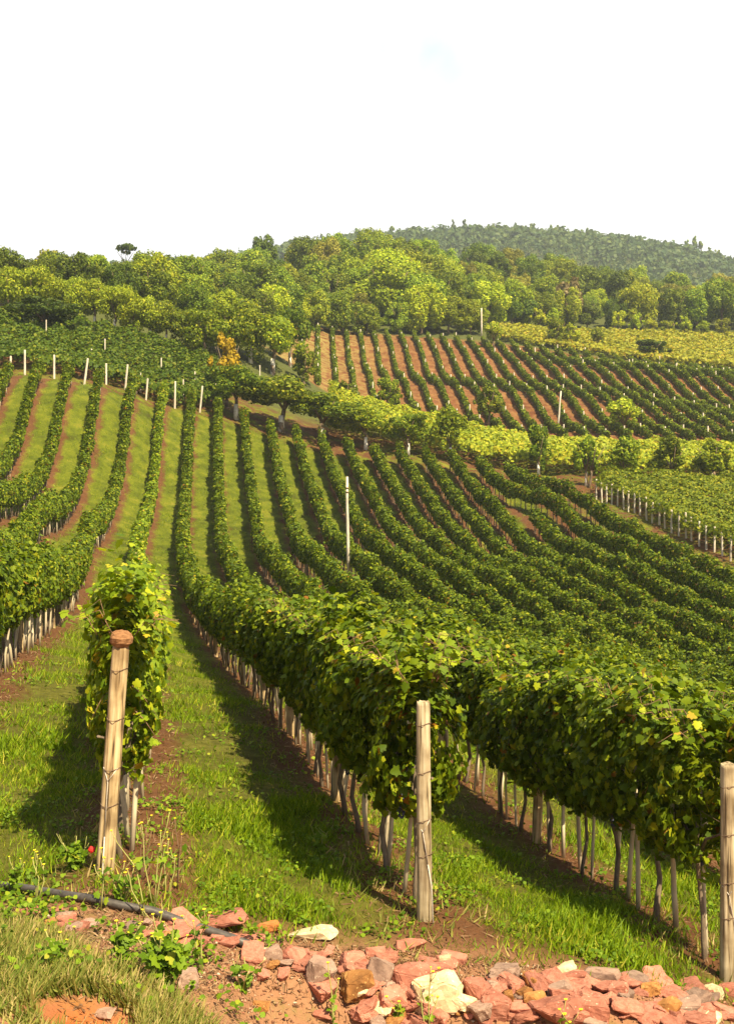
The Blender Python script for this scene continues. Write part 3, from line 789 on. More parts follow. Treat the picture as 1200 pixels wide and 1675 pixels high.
#EXTRA-BEGIN
# ------------------------------------------------------------------ leafy roofs of the pergola fields
def pergola(name, label, cat, poly, h, mat, leaf, cover, seed, hum=0.25, fringe=0.9, group=None, wave=3.0, edges=None):
    rng = np.random.default_rng(seed)
    poly = np.array(poly); lo, hi = poly.min(0), poly.max(0)
    area = 0.5*abs(np.dot(poly[:,0], np.roll(poly[:,1],-1)) - np.dot(poly[:,1], np.roll(poly[:,0],-1)))
    n = int((hi-lo).prod() * cover / (0.6*leaf*leaf))
    x = lo[0] + rng.random(n)*(hi[0]-lo[0]); y = lo[1] + rng.random(n)*(hi[1]-lo[1])
    sd = poly_sd(x, y, poly) + 0.35*np.sin(x*1.3)+0.3*np.sin(y*1.1+x)
    k = sd > 0; x, y, sd = x[k], y[k], sd[k]
    zt = hum*(np.sin(2*math.pi*(x*0.9+0.3*y)/wave) + 0.7*np.sin(x*0.83+1)*np.sin(y*0.71) + 0.6*np.sin(x*2.1-y*1.7))
    zt -= 0.35*np.clip(1-sd, 0, 1)
    z = h + zt - 0.45*leaf/0.3*rng.random(len(x))**2 + rng.normal(0, .06, len(x))
    pos = [np.stack([x, y, z], 1)]; nr = [np.stack([rng.normal(0,.5,len(x)), rng.normal(0,.5,len(x))-0.25, np.ones(len(x))], 1)]
    for i in range(len(poly)):
        a, b = poly[i], poly[(i+1) % len(poly)]
        if edges is not None and i not in edges: continue
        ln = np.hypot(*(b-a)); m = int(ln*fringe*1.2*cover/(0.6*leaf*leaf))
        t = rng.random(m); f = rng.random(m)**1.3
        xe = a[0]+(b[0]-a[0])*t; ye = a[1]+(b[1]-a[1])*t
        nrm = np.array([b[1]-a[1], a[0]-b[0]])/ln
        c = poly.mean(0) - (a+b)/2
        if nrm @ c > 0: nrm = -nrm
        off = rng.normal(0, .25, m) + 0.2*np.sin(t*ln*1.5)
        dr = fringe*(0.75+0.35*np.sin(t*ln*0.9+seed)+0.25*np.sin(t*ln*2.3))
        pos.append(np.stack([xe+nrm[0]*off, ye+nrm[1]*off, h+0.15-f*dr], 1))
        nr.append(np.stack([np.full(m,nrm[0]), np.full(m,nrm[1]), np.full(m,.5)],1)+rng.normal(0,.45,(m,3)))
    pos = np.concatenate(pos); nr = np.concatenate(nr)
    pos[:,2] += terrain(pos[:,0], pos[:,1])
    c = poly.mean(0); root = empty(name, (c[0], c[1], tz(c[0], c[1]))); tag(root, label, cat, group)
    me = leaf_mesh('foliage', pos-np.array(root.location), nr, leaf*rng.uniform(.7,1.3,len(pos)), 'hex')
    link('foliage', me, mat, root)
    return root

YP = [pp(538,119),pp(700,117.5),pp(880,115),pp(1100,113.5),pp(1400,112),pp(1400,130),pp(1000,131),pp(860,133),pp(700,137),pp(545,143)]
yp = pergola('pergola_vineyard', 'long yellow-green vine pergola stretched along the foot of the red soil slope', 'pergola', YP, 2.15, M['yellow'], .36, 2.4, 31, hum=.22, edges=(0,1,2,3,9))
GP = [pp(800,217),pp(880,213.5),pp(1000,210),pp(1200,205),pp(1400,203),pp(1400,266),pp(1200,262),pp(1000,255),pp(812,234)]
pergola('pergola_vineyard', 'golden vine field above the red soil slope, below the wood', 'pergola', GP, 1.7, M['gold'], .55, 2.2, 32, hum=.25, edges=(0,1,2,3), wave=4.5)
LP = [pp(-150,104),pp(60,104),pp(200,107.5),pp(330,113.5),pp(372,118),pp(350,131.5),pp(200,132),pp(-150,131)]
pergola('pergola_vineyard', 'dark green vine pergola above the top ends of the uphill rows', 'pergola', LP, 1.75, M['perg_dark'], .30, 2.4, 33, hum=.26, edges=(0,1,2,3), wave=2.6)
RP = [pp(978,104.5),pp(1200,81.5),pp(1330,72.5),pp(1500,72),pp(1420,110),pp(1100,111),pp(985,111)]
pergola('pergola_vineyard', 'green vine pergola edged by a slanting line of white posts', 'pergola', RP, 1.75, M['perg_mid'], .23, 2.4, 34, hum=.14, fringe=.45, edges=(0,1,5,6), wave=2.4)

# white posts
pm = []
for i in range(4):
    me = post_mesh(2.0, .075, 900+i, split=False); me.materials.append(M['post_far']); pm.append(me)
rr = random.Random(12)
for i, xz in enumerate([298,335,367,400,437,478,508,548,585,627,663,710,748,790,838,885,920,970,1017,1070,1122,1175,1240]):
    px = 900 + xz/4
    t = (px-975)/(1195-975); d = 1/((1-t)/105.2 + t/81.9)
    p = at(px, d-0.25)
    o = link('wooden_post', pm[i%4], None, None, p); o.rotation_euler = (rr.uniform(-.03,.03), rr.uniform(-.05,.03), i); o.scale = (1,1,rr.uniform(.88,1.04))
    tag(o, '%s white post along the slanting edge of the green pergola' % ORD[i], 'post', 'white edge posts of the green pergola')
for i, (px, d, h, ln, lab) in enumerate([(18,101.5,1.9,0,'upright'),(41,101.5,2.3,0,'tall upright'),(89,101.5,2.2,0,'thin upright'),(138,102,2.6,.13,'thick leaning'),(174,105,2.0,0,'short upright'),(205,106,2.4,.10,'slightly leaning'),(239,107,2.1,.08,'short leaning'),(286,110,2.75,.02,'tall thick'),(327,112,2.7,.10,'last tall leaning'),(362,114,2.2,0.02,'grey shaded')]):
    o = link('wooden_post', pm[i%4], None, None, at(px, d)); o.scale = (1.25,1.25,h/2.0); o.rotation_euler = (0, ln, 0)
    tag(o, '%s pale post, %s along the front of the dark green pergola' % (lab, ORD[i]), 'post', 'pale posts in front of the dark pergola')
for i, (px, d, h) in enumerate([(172,121,2.6),(76,122,2.6),(264,121,2.4),(319,120,2.3),(353,117,2.2),(425,131,2.7),(150,115,2.2),(230,114,2.1),(300,116,2.2)]):
    o = link('wooden_post', pm[i%4], None, None, at(px, d)); o.scale = (.9,.9,h/2.0)
    tag(o, 'thin pale post sticking up through the leaves of the dark green pergola', 'post', 'thin posts through the dark pergola')

# ------------------------------------------------------------------ vine rows of the red soil slope
RK = (520.0-CX)/F
pme = post_mesh(1.75, .09, 950, split=False); pme.materials.append(M['post_far'])
ri = 0; npost = 0
for k in range(-1, 32):
    def fn(d, k=k):
        d = np.asarray(d, float); return SP*k + RK*d, d
    dd = np.arange(138, 216, 0.5); x, y = fn(dd)
    ins = dd[poly_sd(x, y, REDFIELD) > 1.0]
    if len(ins) < 6: continue
    d0, d1 = ins.min(), ins.max()
    px0 = CX + F*float(fn(d1)[0])/d1
    if px0 > 1300: continue
    x0 = float(fn(d0)[0]); root = empty('vine_row', (x0, d0, tz(x0, d0)))
    tag(root, 'narrow green vine row on the red soil slope, %s counted from the dark trees' % ORD[ri], 'vine row', 'vine rows on the red soil slope')
    data = row_foliage('foliage', fn, d0, d1, 500+k, lambda d: np.full_like(np.asarray(d, float), .30), hgt=1.32, bot=.30, hw=.29, cover=2.2)
    row_obj(root, 'foliage', data, M['red_vine'])
    rr = random.Random(k+77); j = d0 + rr.uniform(1, 5)
    while j < d1:
        xx = float(fn(j)[0]); px = CX + F*xx/j
        if -20 < px < 1230 and npost < 190:
            o = link('wooden_post', pme, None, None, (xx, j, tz(xx, j))); o.scale = (1,1,rr.uniform(.85,1.15)); npost += 1
            tag(o, 'small pale post in the %s vine row of the red soil slope' % ORD[ri], 'post', 'pale posts in the %s red slope row' % ORD[ri])
        j += rr.uniform(9, 13)
    ri += 1

# ------------------------------------------------------------------ trees
def crown_mesh(seed, rx, ry, rz, zc, nl, nleaf, leaf, lobe=(0.32, 0.5), flat=0.0, up=False, mat=None):
    rng = np.random.default_rng(seed)
    u = rng.normal(size=(nl, 3)); u /= np.linalg.norm(u, axis=1, keepdims=True)
    u[:, 2] = np.where(u[:, 2] < -0.75, -u[:, 2], u[:, 2])
    R = np.array([rx, ry, rz])
    rad = rng.uniform(lobe[0], lobe[1], nl)
    c = u * (1 - rad[:, None]*0.8) * rng.uniform(.55, 1.32, (nl, 1))
    w = rad**2; w /= w.sum()
    li = rng.choice(nl, nleaf, p=w)
    v = rng.normal(size=(nleaf, 3)); v /= np.linalg.norm(v, axis=1, keepdims=True)
    p = c[li] + v * (rad[li] * rng.normal(1.0, .13, nleaf))[:, None] * (1 if not up else np.array([.6,.6,1.4]))
    # keep leaves that are on the outside of the whole crown
    dd = np.linalg.norm(p[:, None] - c[None], axis=2) / rad[None]
    dd[np.arange(nleaf), li] = 9
    keep = (dd.min(1) > 0.72) | (rng.random(nleaf) < 0.12)
    p, v = p[keep], v[keep]
    pos = p * R + np.array([0, 0, zc])
    pos[:, 2] = np.maximum(pos[:, 2], 0.05 + rng.random(len(pos))*.3)
    nr = v / R * R.mean() + np.array([0, 0, .35]) + rng.normal(0, .4, v.shape)
    me = leaf_mesh('crown', pos, nr, leaf*rng.uniform(.65, 1.35, len(pos)), 'hex', droop=.3)
    if mat: me.materials.append(mat)
    return me

def trunk_mesh(seed, h, r, limbs=4, fork=0.6, spread=.5, white=0.0):
    bm = bmesh.new(); q = random.Random(seed)
    n = 6; ps = []
    for i in range(n):
        t = i/(n-1); ps.append((q.uniform(-.04,.04)*h*t, q.uniform(-.04,.04)*h*t, -0.3 + (h*fork+0.3)*t))
    tube(bm, ps, [r*(1.25-.55*i/(n-1)) for i in range(n)], 8)
    top = Vector(ps[-1])
    for k in range(limbs):
        a = 2*math.pi*k/limbs + q.uniform(-.4,.4); l = h*(1-fork)
        m = top + Vector((math.cos(a)*l*spread*.5, math.sin(a)*l*spread*.5, l*.45)); e = top + Vector((math.cos(a)*l*spread, math.sin(a)*l*spread, l*.85))
        tube(bm, [top-Vector((0,0,.1)), m, e], [r*.6, r*.4, r*.15], 6)
    return bm_mesh('trunk', bm)

def put_tree(name, label, cat, group, pos, crown, cmat, trunk, scale=(1,1,1), rz=0.0, tmat=None):
    root = empty(name, pos, rz); root.scale = scale
    tag(root, label, cat, group)
    if trunk is not None:
        t = link('trunk', trunk, None, root)
        if len(trunk.materials) == 0: trunk.materials.append(M['tree_bark'])
        if tmat is not None:
            t.material_slots[0].link = 'OBJECT'; t.material_slots[0].material = tmat
    c = link('crown', crown, None, root)
    if len(crown.materials) == 0: crown.materials.append(cmat)
    c.material_slots[0].link = 'OBJECT'; c.material_slots[0].material = cmat
    return root

# boundary trees (unit: metres; crown built for a 6 m tree)
BC = [crown_mesh(60+i, 2.8, 2.8, 1.75, 3.95, 30, 5200, .23, lobe=(.15,.40)) for i in range(4)]
BT = [trunk_mesh(70+i, 5.2, .20, 4, .46, .5) for i in range(4)]
LC = [crown_mesh(64+i, 3.0, 3.0, 2.25, 3.45, 34, 5600, .23, lobe=(.15,.40)) for i in range(4)]
UC = [crown_mesh(80+i, 1.2, 1.2, 2.05, 2.65, 26, 2300, .19, lobe=(.12,.36)) for i in range(3)]
UT = [trunk_mesh(90+i, 4.2, .11, 4, .35, .35) for i in range(3)]

def white_collar(root, h, r):
    bm = bmesh.new(); tube(bm, [(0,0,-.1),(0,0,h*.5),(0,0,h)], [r*1.30, r*1.10, r*.92], 10)
    link('limewash', bm_mesh('limewash', bm), M['lime_wash'], root)
MPX = lambda d: d/F
BL = [
 # base column, row, depth, crown width px, total height px, upright?, material, label
 (386,683,115,82,84,0,'plane','dark green tree with a white limewashed trunk below the golden tree'),
 (460,708,116,106,92,0,'plane','broad dark green tree with a tall white trunk at the corner of the rows'),
 (527,722,117,92,78,0,'plane','dark green tree where the yellow pergola begins, dark stubby trunk'),
 (598,735,117,62,68,0,'plane','dark crown over a short white trunk, next after the stubby-trunked tree'),
 (667,746,117,62,66,0,'plane','dark crown over a white trunk standing between two vine row ends'),
 (736,757,116,48,86,1,'plane','upright dark green tree rising out of the yellow pergola front'),
 (880,780,114,38,80,1,'plane','small upright tree with one thin pale trunk before the yellow pergola'),
 (958,797,109,42,82,1,'plane','small tree on two slanting white trunks by the grass plot'),
 (1024,800,112,50,76,1,'plane','bushy upright tree with a forked white trunk behind the white posts'),
 (1095,803,112,52,76,1,'plane','round-topped dark bush tree behind the green pergola, trunk hidden'),
 (1165,806,112,62,76,1,'plane','widest dark bush tree behind the green pergola, beside the photo edge'),
]
rr = random.Random(3)
for i, (px, py, d, wpx, hpx, up, mat, lab) in enumerate(BL):
    p = at(px, d); wm = wpx*MPX(d); hm = hpx*MPX(d)
    if up: cr, tr, w0, h0 = UC[i%3], UT[i%3], 2.3, 4.6
    else: cr, tr, w0, h0 = BC[i%4], BT[i%4], 4.6, 5.7
    rt = put_tree('boundary_tree', lab, 'tree', 'trees along the pergola boundary', p, cr, M[mat], tr, (wm/w0, wm/w0, hm/h0), rr.uniform(0,6))
    white_collar(rt, 1.7 if not up else 1.3, .20 if not up else .12)
    if i == 7:
        t2 = link('trunk', UT[1], None, rt, (.35,.1,0)); t2.rotation_euler = (0,.12,1)
# golden tree
put_tree('golden_tree', 'golden yellow tree standing out against the dark green crowns', 'tree', None, at(371,118.5), UC[1], M['tree_gold'], UT[1], (1.45,1.45,1.72), 1.0)
# tree line up the slope
UL = [(14,133,50,82,'lime'),(52,134,52,84,'lime'),(92,134,50,80,'lime'),(122,134,48,78,'lime'),(155,134,50,78,'lime'),(188,134,48,76,'lime'),(219,133,46,74,'lime'),(246,133,46,74,'lime'),(272,133,46,72,'perg_mid'),(303,133,48,72,'perg_mid'),(334,132,58,82,'plane'),(372,136,66,92,'plane'),(410,139,70,98,'plane'),(446,139,74,96,'plane'),(474,146,52,92,'plane')]
for i, (px, d, wpx, hpx, mat) in enumerate(UL):
    p = at(px, d); wm = wpx*MPX(d); hm = hpx*MPX(d)
    lab = {'lime':'%s tree of the upper line, yellow-green round crown on a pale trunk','perg_mid':'%s tree of the upper line, olive green crown above the dark pergola','plane':'%s tree of the upper line, dark green crown near the red slope'}[mat] % ORD[i]
    rt = put_tree('boundary_tree', lab, 'tree', 'trees of the upper line above the dark pergola', p, LC[(i*3+1)%4], M[mat], BT[i%4], (wm/4.5, wm/4.5, hm/5.7), i*1.7)
    white_collar(rt, 1.6, .20)
put_tree('bushy_tree', 'dark bushy tree bulging in front of the yellow-green tree line', 'tree', None, at(70,126), BC[2], M['tree_dark'], BT[2], (1.45,1.3,.72), 2)
# little trees in the red slope and by the golden field
SL = [(635,672,40,50,'plane','round leafy bush among the lower red slope rows'),(800,697,42,66,'perg_mid','tall leafy tree among the lower red slope rows'),(1017,714,48,58,'lime','yellow-green small tree at the foot of the red slope'),(497,634,40,58,'perg_mid','leafy bush at the corner of the red slope by the dark trees'),(565,668,34,44,'plane','low dark bush under the first rows of the red slope'),
 (806,571,28,42,'tree_bright','slim light green tree by the bare pale tree trunk'),(908,570,34,46,'perg_mid','leafy small tree standing before the golden field'),(934,572,28,42,'tree_bright','light green sapling beside the leafy small tree'),(976,575,20,38,'perg_mid','narrow upright sapling in the golden field'),(1066,588,58,30,'tree_dark','low round dark bush at the golden field edge')]
for i, (px, py, wpx, hpx, mat, lab) in enumerate(SL):
    p = on_ground(px, py, 100); d = p.y
    put_tree('small_tree', lab, 'tree', 'small trees around the red slope', p, UC[i%3], M[mat], UT[i%3], (wpx*MPX(d)/2.3, wpx*MPX(d)/2.3, hpx*MPX(d)/4.6), i*2.1)

# the wood on the hill
FC = [crown_mesh(200+i, 3.7, 3.7, 4.0+.25*(i%3), 4.4+.2*(i%3), 36+4*i, 11500, .30, lobe=(.12,.38)) for i in range(8)]
FT = [trunk_mesh(220+i, 8.0, .22, 5, .4, .5) for i in range(3)]
rng = np.random.default_rng(11)
cand = []
def base_d(px): return np.interp(px, [-150,0,200,350,480,700,790], [145,146,148,160,203,219,224])
def try_add(px, d, rmin):
    x = (px-CX)/F*d
    for (q, e, r2) in cand:
        if (q-x)**2 + (e-d)**2 < (0.5*(rmin+r2))**2: return
    cand.append((x, d, rmin))
for px in np.arange(-50, 800, 19):                       # the edge of the wood is closed
    try_add(px + rng.uniform(-5,5), float(base_d(px)) + rng.uniform(0.5, 3), 4.6)
for _ in range(6000):
    px = rng.uniform(-70, 800); f = rng.random(); b = float(base_d(px))
    try_add(px, b + 4 + f*(min(302, b+105) - b), 6.6 + f*1.5)
nleft = len(cand)
for px in np.arange(800, 1290, 20): try_add(px + rng.uniform(-5,5), float(np.interp(px,[800,820,1000,1300],[240,246,266,272]))+rng.uniform(0,3), 5.5)
for _ in range(6000):
    px = rng.uniform(770, 1290); f = rng.random(); b = float(np.interp(px,[770,800,820,1000,1300],[300,246,252,272,276]))
    try_add(px, b + f*(405-b), 8.6 + f*2.0)
LABEL = {'tree_mid':'mid green leafy tree in the wood on the hill','tree_dark':'dark green leafy tree in the wood on the hill','tree_bright':'bright yellow-green leafy tree in the wood on the hill','tree_olive':'olive brown tinted tree in the wood on the hill'}
rr = random.Random(21)
nwood = 0
for i, (x, d, r) in enumerate(cand):
    px = CX + F*x/d; L_ = i < nleft
    if L_:
        b = float(base_d(px)); dep = d - b
        if 615 < px < 800 and dep < 52: mat = rr.choice(['tree_bright']*5+['tree_mid'])
        elif px > 480: mat = rr.choice(['tree_bright','tree_mid','tree_mid','tree_mid','tree_olive'])
        elif px < 140: mat = rr.choice(['tree_mid','tree_dark','tree_olive','tree_mid'])
        else: mat = rr.choice(['tree_mid','tree_mid','tree_bright','tree_dark','tree_mid'])
        h = rr.uniform(7.5, 11.5) if dep > 8 else rr.uniform(5.5, 8.5)
        h *= np.interp(px, [0, 250, 420, 600], [.80, .84, .92, 1.0])
        if 600 < px < 720 and dep < 45: h *= 1.15
    else:
        mat = rr.choice(['tree_mid','tree_mid','tree_olive','tree_bright','tree_bright','tree_dark'])
        h = rr.uniform(6.5, 11.0)
        if d > 350 and px < 1010: mat = rr.choice(['tree_dark','tree_mid','tree_dark'])
    wd = h*rr.uniform(.72, 1.05) if dep > 8 or not L_ else h*rr.uniform(.8,1.0)
    z = tz(x, d)
    put_tree('wood_tree', LABEL[mat], 'tree', LABEL[mat].replace(' tree ', ' trees ').replace(' leafy',''), (x, d, z-.2), FC[rr.randrange(8)], M[mat], FT[i%3], (wd/7.6, wd/7.6, h/8.6), rr.uniform(0,6.28)); nwood += 1
print('wood trees', nwood)
put_tree('wood_tree', 'round dark green tree bulging over the edge of the golden field', 'tree', None, at(836,250), FC[1], M['tree_dark'], FT[0], (1.25,1.25,.95), 1)
put_tree('wood_tree', 'tall tree smothered in dry brown climbers above the golden field', 'tree', None, at(930,262), crown_mesh(260, 1.0,1.0,1.0,1.0,1,10,.1) if False else crown_mesh(261, 2.9, 2.9, 6.2, 6.4, 20, 3000, .6, lobe=(.24,.4)), M['tree_dry'], FT[1], (1,1,1), 2)
for i, px in enumerate([760,880,905,1012,1040,1063,1090,1118,1150,1182]):
    d = float(np.interp(px,[700,880,1000,1300],[222,246,257,262])); 
    put_tree('sapling', 'light green feathery sapling at the wood edge above the golden field', 'tree', 'saplings at the wood edge', at(px, d), UC[i%3], M['tree_bright'], UT[i%3], (1.5,1.5,rr.uniform(.75,1.15)), i)
# lone umbrella-crowned tree on the skyline
UM = crown_mesh(270, 3.4, 3.0, .9, 9.4, 9, 700, .55, lobe=(.3,.5))
put_tree('umbrella_tree', 'flat-topped umbrella tree standing above the wood skyline', 'tree', None, at(206,262), UM, M['tree_dark'], trunk_mesh(271, 9.2, .2, 5, .75, 1.1), (.85,.85,((CY-397)/F*262 - tz((206-CX)/F*262, 262))/10.4))
put_tree('umbrella_tree', 'dark round-headed tree on the skyline beside the bright clump', 'tree', None, at(430,292), FC[3], M['tree_dark'], FT[1], (.95,.95,1.42))

# far hills: an unbroken wood, and the trees that stand out on the ridge
rng = np.random.default_rng(99)
n = 8000
px = rng.uniform(-120, 1320, n); d = 480 + 480*rng.random(n)**0.8
x = (px-CX)/F*d
z = terrain(x, d)
ok = (CY - F*(z+12)/d) < 470
px, d, x, z = px[ok], d[ok], x[ok], z[ok]
m = len(d); K = 30
s = 2.4 + 5.5*rng.random(m)**1.6 + 1.5*np.clip(np.sin(x*.021+d*.013)+np.sin(x*.008-d*.03), -1, 1)
s = np.clip(s, 1.8, 9)
v = rng.normal(size=(m, K, 3)); v /= np.linalg.norm(v, axis=2, keepdims=True); v[:,:,2] = np.abs(v[:,:,2])*1.0
pos = np.stack([x, d, z], 1)[:, None] + v*s[:, None, None]*rng.uniform(.75,1.1,(m,K,1))*np.array([1,1,1.1]) + np.array([0,0,1.5])
me = leaf_mesh('far_wood', pos.reshape(-1,3), (v+rng.normal(0,.35,v.shape)).reshape(-1,3), (np.repeat(s, K)*rng.uniform(.24,.5,m*K)), 'hex')
o = link('far_wood', me, M['far_wood']); tag(o, 'continuous wood covering the hazy far hills', 'far wood', None, 'stuff')
EC = [crown_mesh(280+i, 3.2, 3.2, 4.2, 10.0, 9, 420, 1.15, lobe=(.2,.42)) for i in range(4)]
ET = [trunk_mesh(290+i, 12, .35, 4, .55, .2) for i in range(2)]
for i, px in enumerate([742,756,768,781,795,812,828,843,858,872,886,899,912,925,938,951,963]):
    d = 905 + rr.uniform(-8,8); h = rr.uniform(12, 18)*(1.2 if i in (9,10) else 1); px += rr.uniform(-4,4)
    put_tree('ridge_tree', 'tall dark tree in the line along the top of the far hill', 'tree', 'tall trees along the far ridge', at(px, d), EC[i%4], M['tree_dark'], ET[i%2], (rr.uniform(.8,1.5),)*2+(h/14.0,), i)
for i, (px, d, h) in enumerate([(1066,858,7),(1122,852,14),(1133,852,18),(1145,850,15),(1160,848,13),(1172,846,12),(585,862,10),(640,868,10)]):
    put_tree('ridge_tree', 'feathery tree sticking up from the lower shoulder of the far ridge', 'tree', 'trees on the shoulders of the far ridge', at(px, d), EC[i%4], M['tree_mid'], ET[i%2], (.9,.9,h/14.0), i)

# ------------------------------------------------------------------ poles
def pole(px, d, h, r, lean, label, mat, bands=True):
    root = empty('wooden_pole', at(px, d)); tag(root, label, 'pole'); root.rotation_euler = (0, lean, 0)
    bm = bmesh.new(); tube(bm, [(0,0,-.4),(.02,0,h*.4),(-.02,0,h*.75),(0,0,h)], [r,r*.9,r*.78,r*.68], 10)
    link('shaft', bm_mesh('shaft', bm), mat, root)
    if bands:
        for z in (h-.75, h-1.0):
            bm = bmesh.new(); tube(bm, [(0,0,z),(0,0,z+.10)], [r*.86,r*.86], 10)
            link('band', bm_mesh('band', bm), M['wire'], root)
pole(569, 67, 6.4, .105, -.008, 'tall pale wooden pole with dark bands standing among the valley rows', M['post_far'])
p2 = on_ground(911, 706, 120)
pole(911, p2.y, 66*p2.y/F, .14, .09, 'slightly leaning grey pole at the foot of the red soil slope', M['post_far'], False)
pole(787, 221, 5.6, .2, 0, 'bare pale tree trunk at the wood edge beside the bright trees', M['post_far'], False)  # a bare tree trunk, built with the same shaft as the poles

# ------------------------------------------------------------------ stones
def rock_mesh(seed, sx, sy, sz, npt=15, box=0.55):
    bm = bmesh.new(); q = random.Random(seed)
    for i in range(npt):
        v = Vector((q.gauss(0,1), q.gauss(0,1), q.gauss(0,1))).normalized()
        c = Vector([math.copysign(abs(a)**box, a) for a in v]) * q.uniform(.82, 1.0)
        bm.verts.new((c.x*sx*.55, c.y*sy*.55, c.z*sz*.55))
    r = bmesh.ops.convex_hull(bm, input=bm.verts)
    bmesh.ops.delete(bm, geom=[e for e in r['geom_interior'] if isinstance(e, bmesh.types.BMVert)], context='VERTS')
    bmesh.ops.dissolve_limit(bm, angle_limit=.16, verts=bm.verts, edges=bm.edges)
    bmesh.ops.bevel(bm, geom=list(bm.edges), offset=min(sx,sy,sz)*.04, segments=2, affect='EDGES', clamp_overlap=True)
    bmesh.ops.triangulate(bm, faces=bm.faces)
    for _ in range(2):
        bmesh.ops.subdivide_edges(bm, edges=[e for e in bm.edges if e.calc_length() > .12*max(sx,sy,sz)], cuts=1)
        bmesh.ops.triangulate(bm, faces=bm.faces)
    a, b_, c_ = q.uniform(0,9), q.uniform(0,9), q.uniform(0,9); k_ = 9/max(sx,sy,sz)
    for v in bm.verts:
        w_ = v.co*k_
        n_ = math.sin(w_.x*1.3+a)*math.sin(w_.y*1.7+b_)*math.sin(w_.z*1.5+c_) + .6*math.sin(w_.x*3.1+w_.z*2+b_)*math.sin(w_.y*3.7+a) + q.uniform(-.35,.35)
        v.co *= 1 + .055*n_
    return bm_mesh('stone', bm)
ROCKS = [ # column, row of centre, width px, height px, stone, label
 (439,1520,38,20,'orange','orange lump of earth above the end of the black pipe'),
 (507,1528,90,22,'cream','long flat cream slab at the top of the stone bank'),
 (482,1568,42,34,'pink','upright pink block just below the flat cream slab'),
 (511,1572,22,30,'pink','narrow pink block wedged beside the upright pink block'),
 (523,1598,48,52,'grey','grey-pink pointed stone with a pale edge, below the pink blocks'),
 (577,1573,46,34,'pink','pink stone with a sharp tip in the middle of the bank'),
 (585,1618,64,54,'rust','big brown block with an orange face, low in the bank'),
 (620,1598,54,48,'grey','leaning grey-pink slab between the brown block and purple stone'),
 (672,1602,70,48,'pink','wide purplish pink stone above the cream boulder'),
 (642,1642,54,46,'pink','square red block beside the cream boulder'),
 (717,1636,88,72,'cream','large cream boulder, the palest and biggest of the bank'),
 (778,1631,40,44,'pink','pink stone close against the downhill side of the cream boulder'),
 (671,1552,56,20,'pink','flat pink slab below the split-topped post'),
 (613,1562,42,22,'pink','pink slab beside a small grey stone, top of the bank'),
 (742,1567,48,18,'pink','flat pink slab bordering the grass'),
 (733,1582,36,18,'pink','small pink block under the flat slab by the grass'),
 (638,1616,24,16,'grey','small grey stone tucked under the leaning slab'),
 (912,1662,100,48,'pink','broad pink block at the very bottom of the bank'),
 (973,1651,56,48,'pink','big angular red stone beside the broad pink block'),
 (857,1628,28,24,'rust','round rust brown stone in the hollow of the bank'),
 (876,1640,50,30,'rust','long rust brown stone lying in the hollow of the bank'),
 (832,1641,22,26,'rust','small upright rust stone at the edge of the hollow'),
 (808,1646,56,50,'pink','speckled pink stone between the rust brown stones and the cream boulder'),
 (913,1620,50,24,'grey','lichen-spotted grey stone over the broad pink block'),
 (1120,1643,64,38,'grey','tilted blue-grey slab, the darkest on the bank'),
 (1096,1656,48,44,'rust','brown wedge under the tilted blue-grey slab'),
 (987,1597,66,22,'grey','flat greyish slab at the grass edge'),
 (925,1585,38,20,'cream','whitish pink stone at the grass edge'),
 (933,1604,54,22,'pink','flat pink slab beneath the whitish stone'),
 (1010,1624,38,32,'pink','tilted pink slab above the big angular red stone'),
 (1033,1654,44,24,'pink','stacked pink flakes right of the angular red stone'.replace('right of','past')),
 (1157,1657,32,30,'pink','red stone below the thick pale end post'),
 (1053,1613,54,16,'pink','thin flat pink slab along the top of the bank'),
 (1193,1622,36,26,'pink','pink stone at the foot of the thick pale post'),
 (1167,1624,32,26,'cream','pale pink pointed stone near the thick pale post'),
 (357,1508,100,26,'pink','longest pink slab, lying just above the black pipe'),
 (294,1496,30,22,'pink','pink stone leaning where the pipe leaves the weeds'),
 (402,1538,64,16,'pink','flat pink slab against the pipe end'),
 (446,1561,36,28,'grey','grey stone at the open end of the pipe'),
 (305,1604,40,42,'grey','lone brownish pink stone among the weeds of the bank'),
 (426,1650,38,24,'rust','dark brown stone among weeds below the gravel'),
 (168,1666,44,16,'grey','grey stone lying in the red earth hollow'),
 (45,1492,34,18,'pink','pinkish stone under the pipe, half covered'),
 (100,1500,44,18,'grey','flat dull stone under the pipe by the weeds'),
]
for i, (px, py, wpx, hpx, mt, lab) in enumerate(ROCKS):
    p = on_ground(px, min(py + hpx*.35, 1720), 5); s = p.y/F
    sx, sz = wpx*s, hpx*s*.95
    o = link('stone', rock_mesh(1000+i, sx, min(sx, .9*max(sx*.6, sz)), sz, 19 + i%6), M[mt], None, p + Vector((0, sz*.2, sz*.28)))
    o.rotation_euler = (random.uniform(-.15,.15), random.uniform(-.25,.25), random.uniform(-.4,.4))
    tag(o, lab, 'stone', 'stones of the loose bank')
SM = {}
for mt in ('pink','rust','grey','cream'):
    SM[mt] = []
    for i in range(6):
        me = rock_mesh(1200+i+hash(mt)%7*0+len(mt)*50, 1, .8, .55+.1*(i%3), 15+i%5); me.materials.append(M[mt]); SM[mt].append(me)
rr = random.Random(66)
SLAB = {'pink':'small angular pink stone among the loose stones of the bank','rust':'small rusty brown stone among the loose stones of the bank','grey':'small purple-grey stone among the loose stones of the bank','cream':'small cream stone among the loose stones of the bank'}
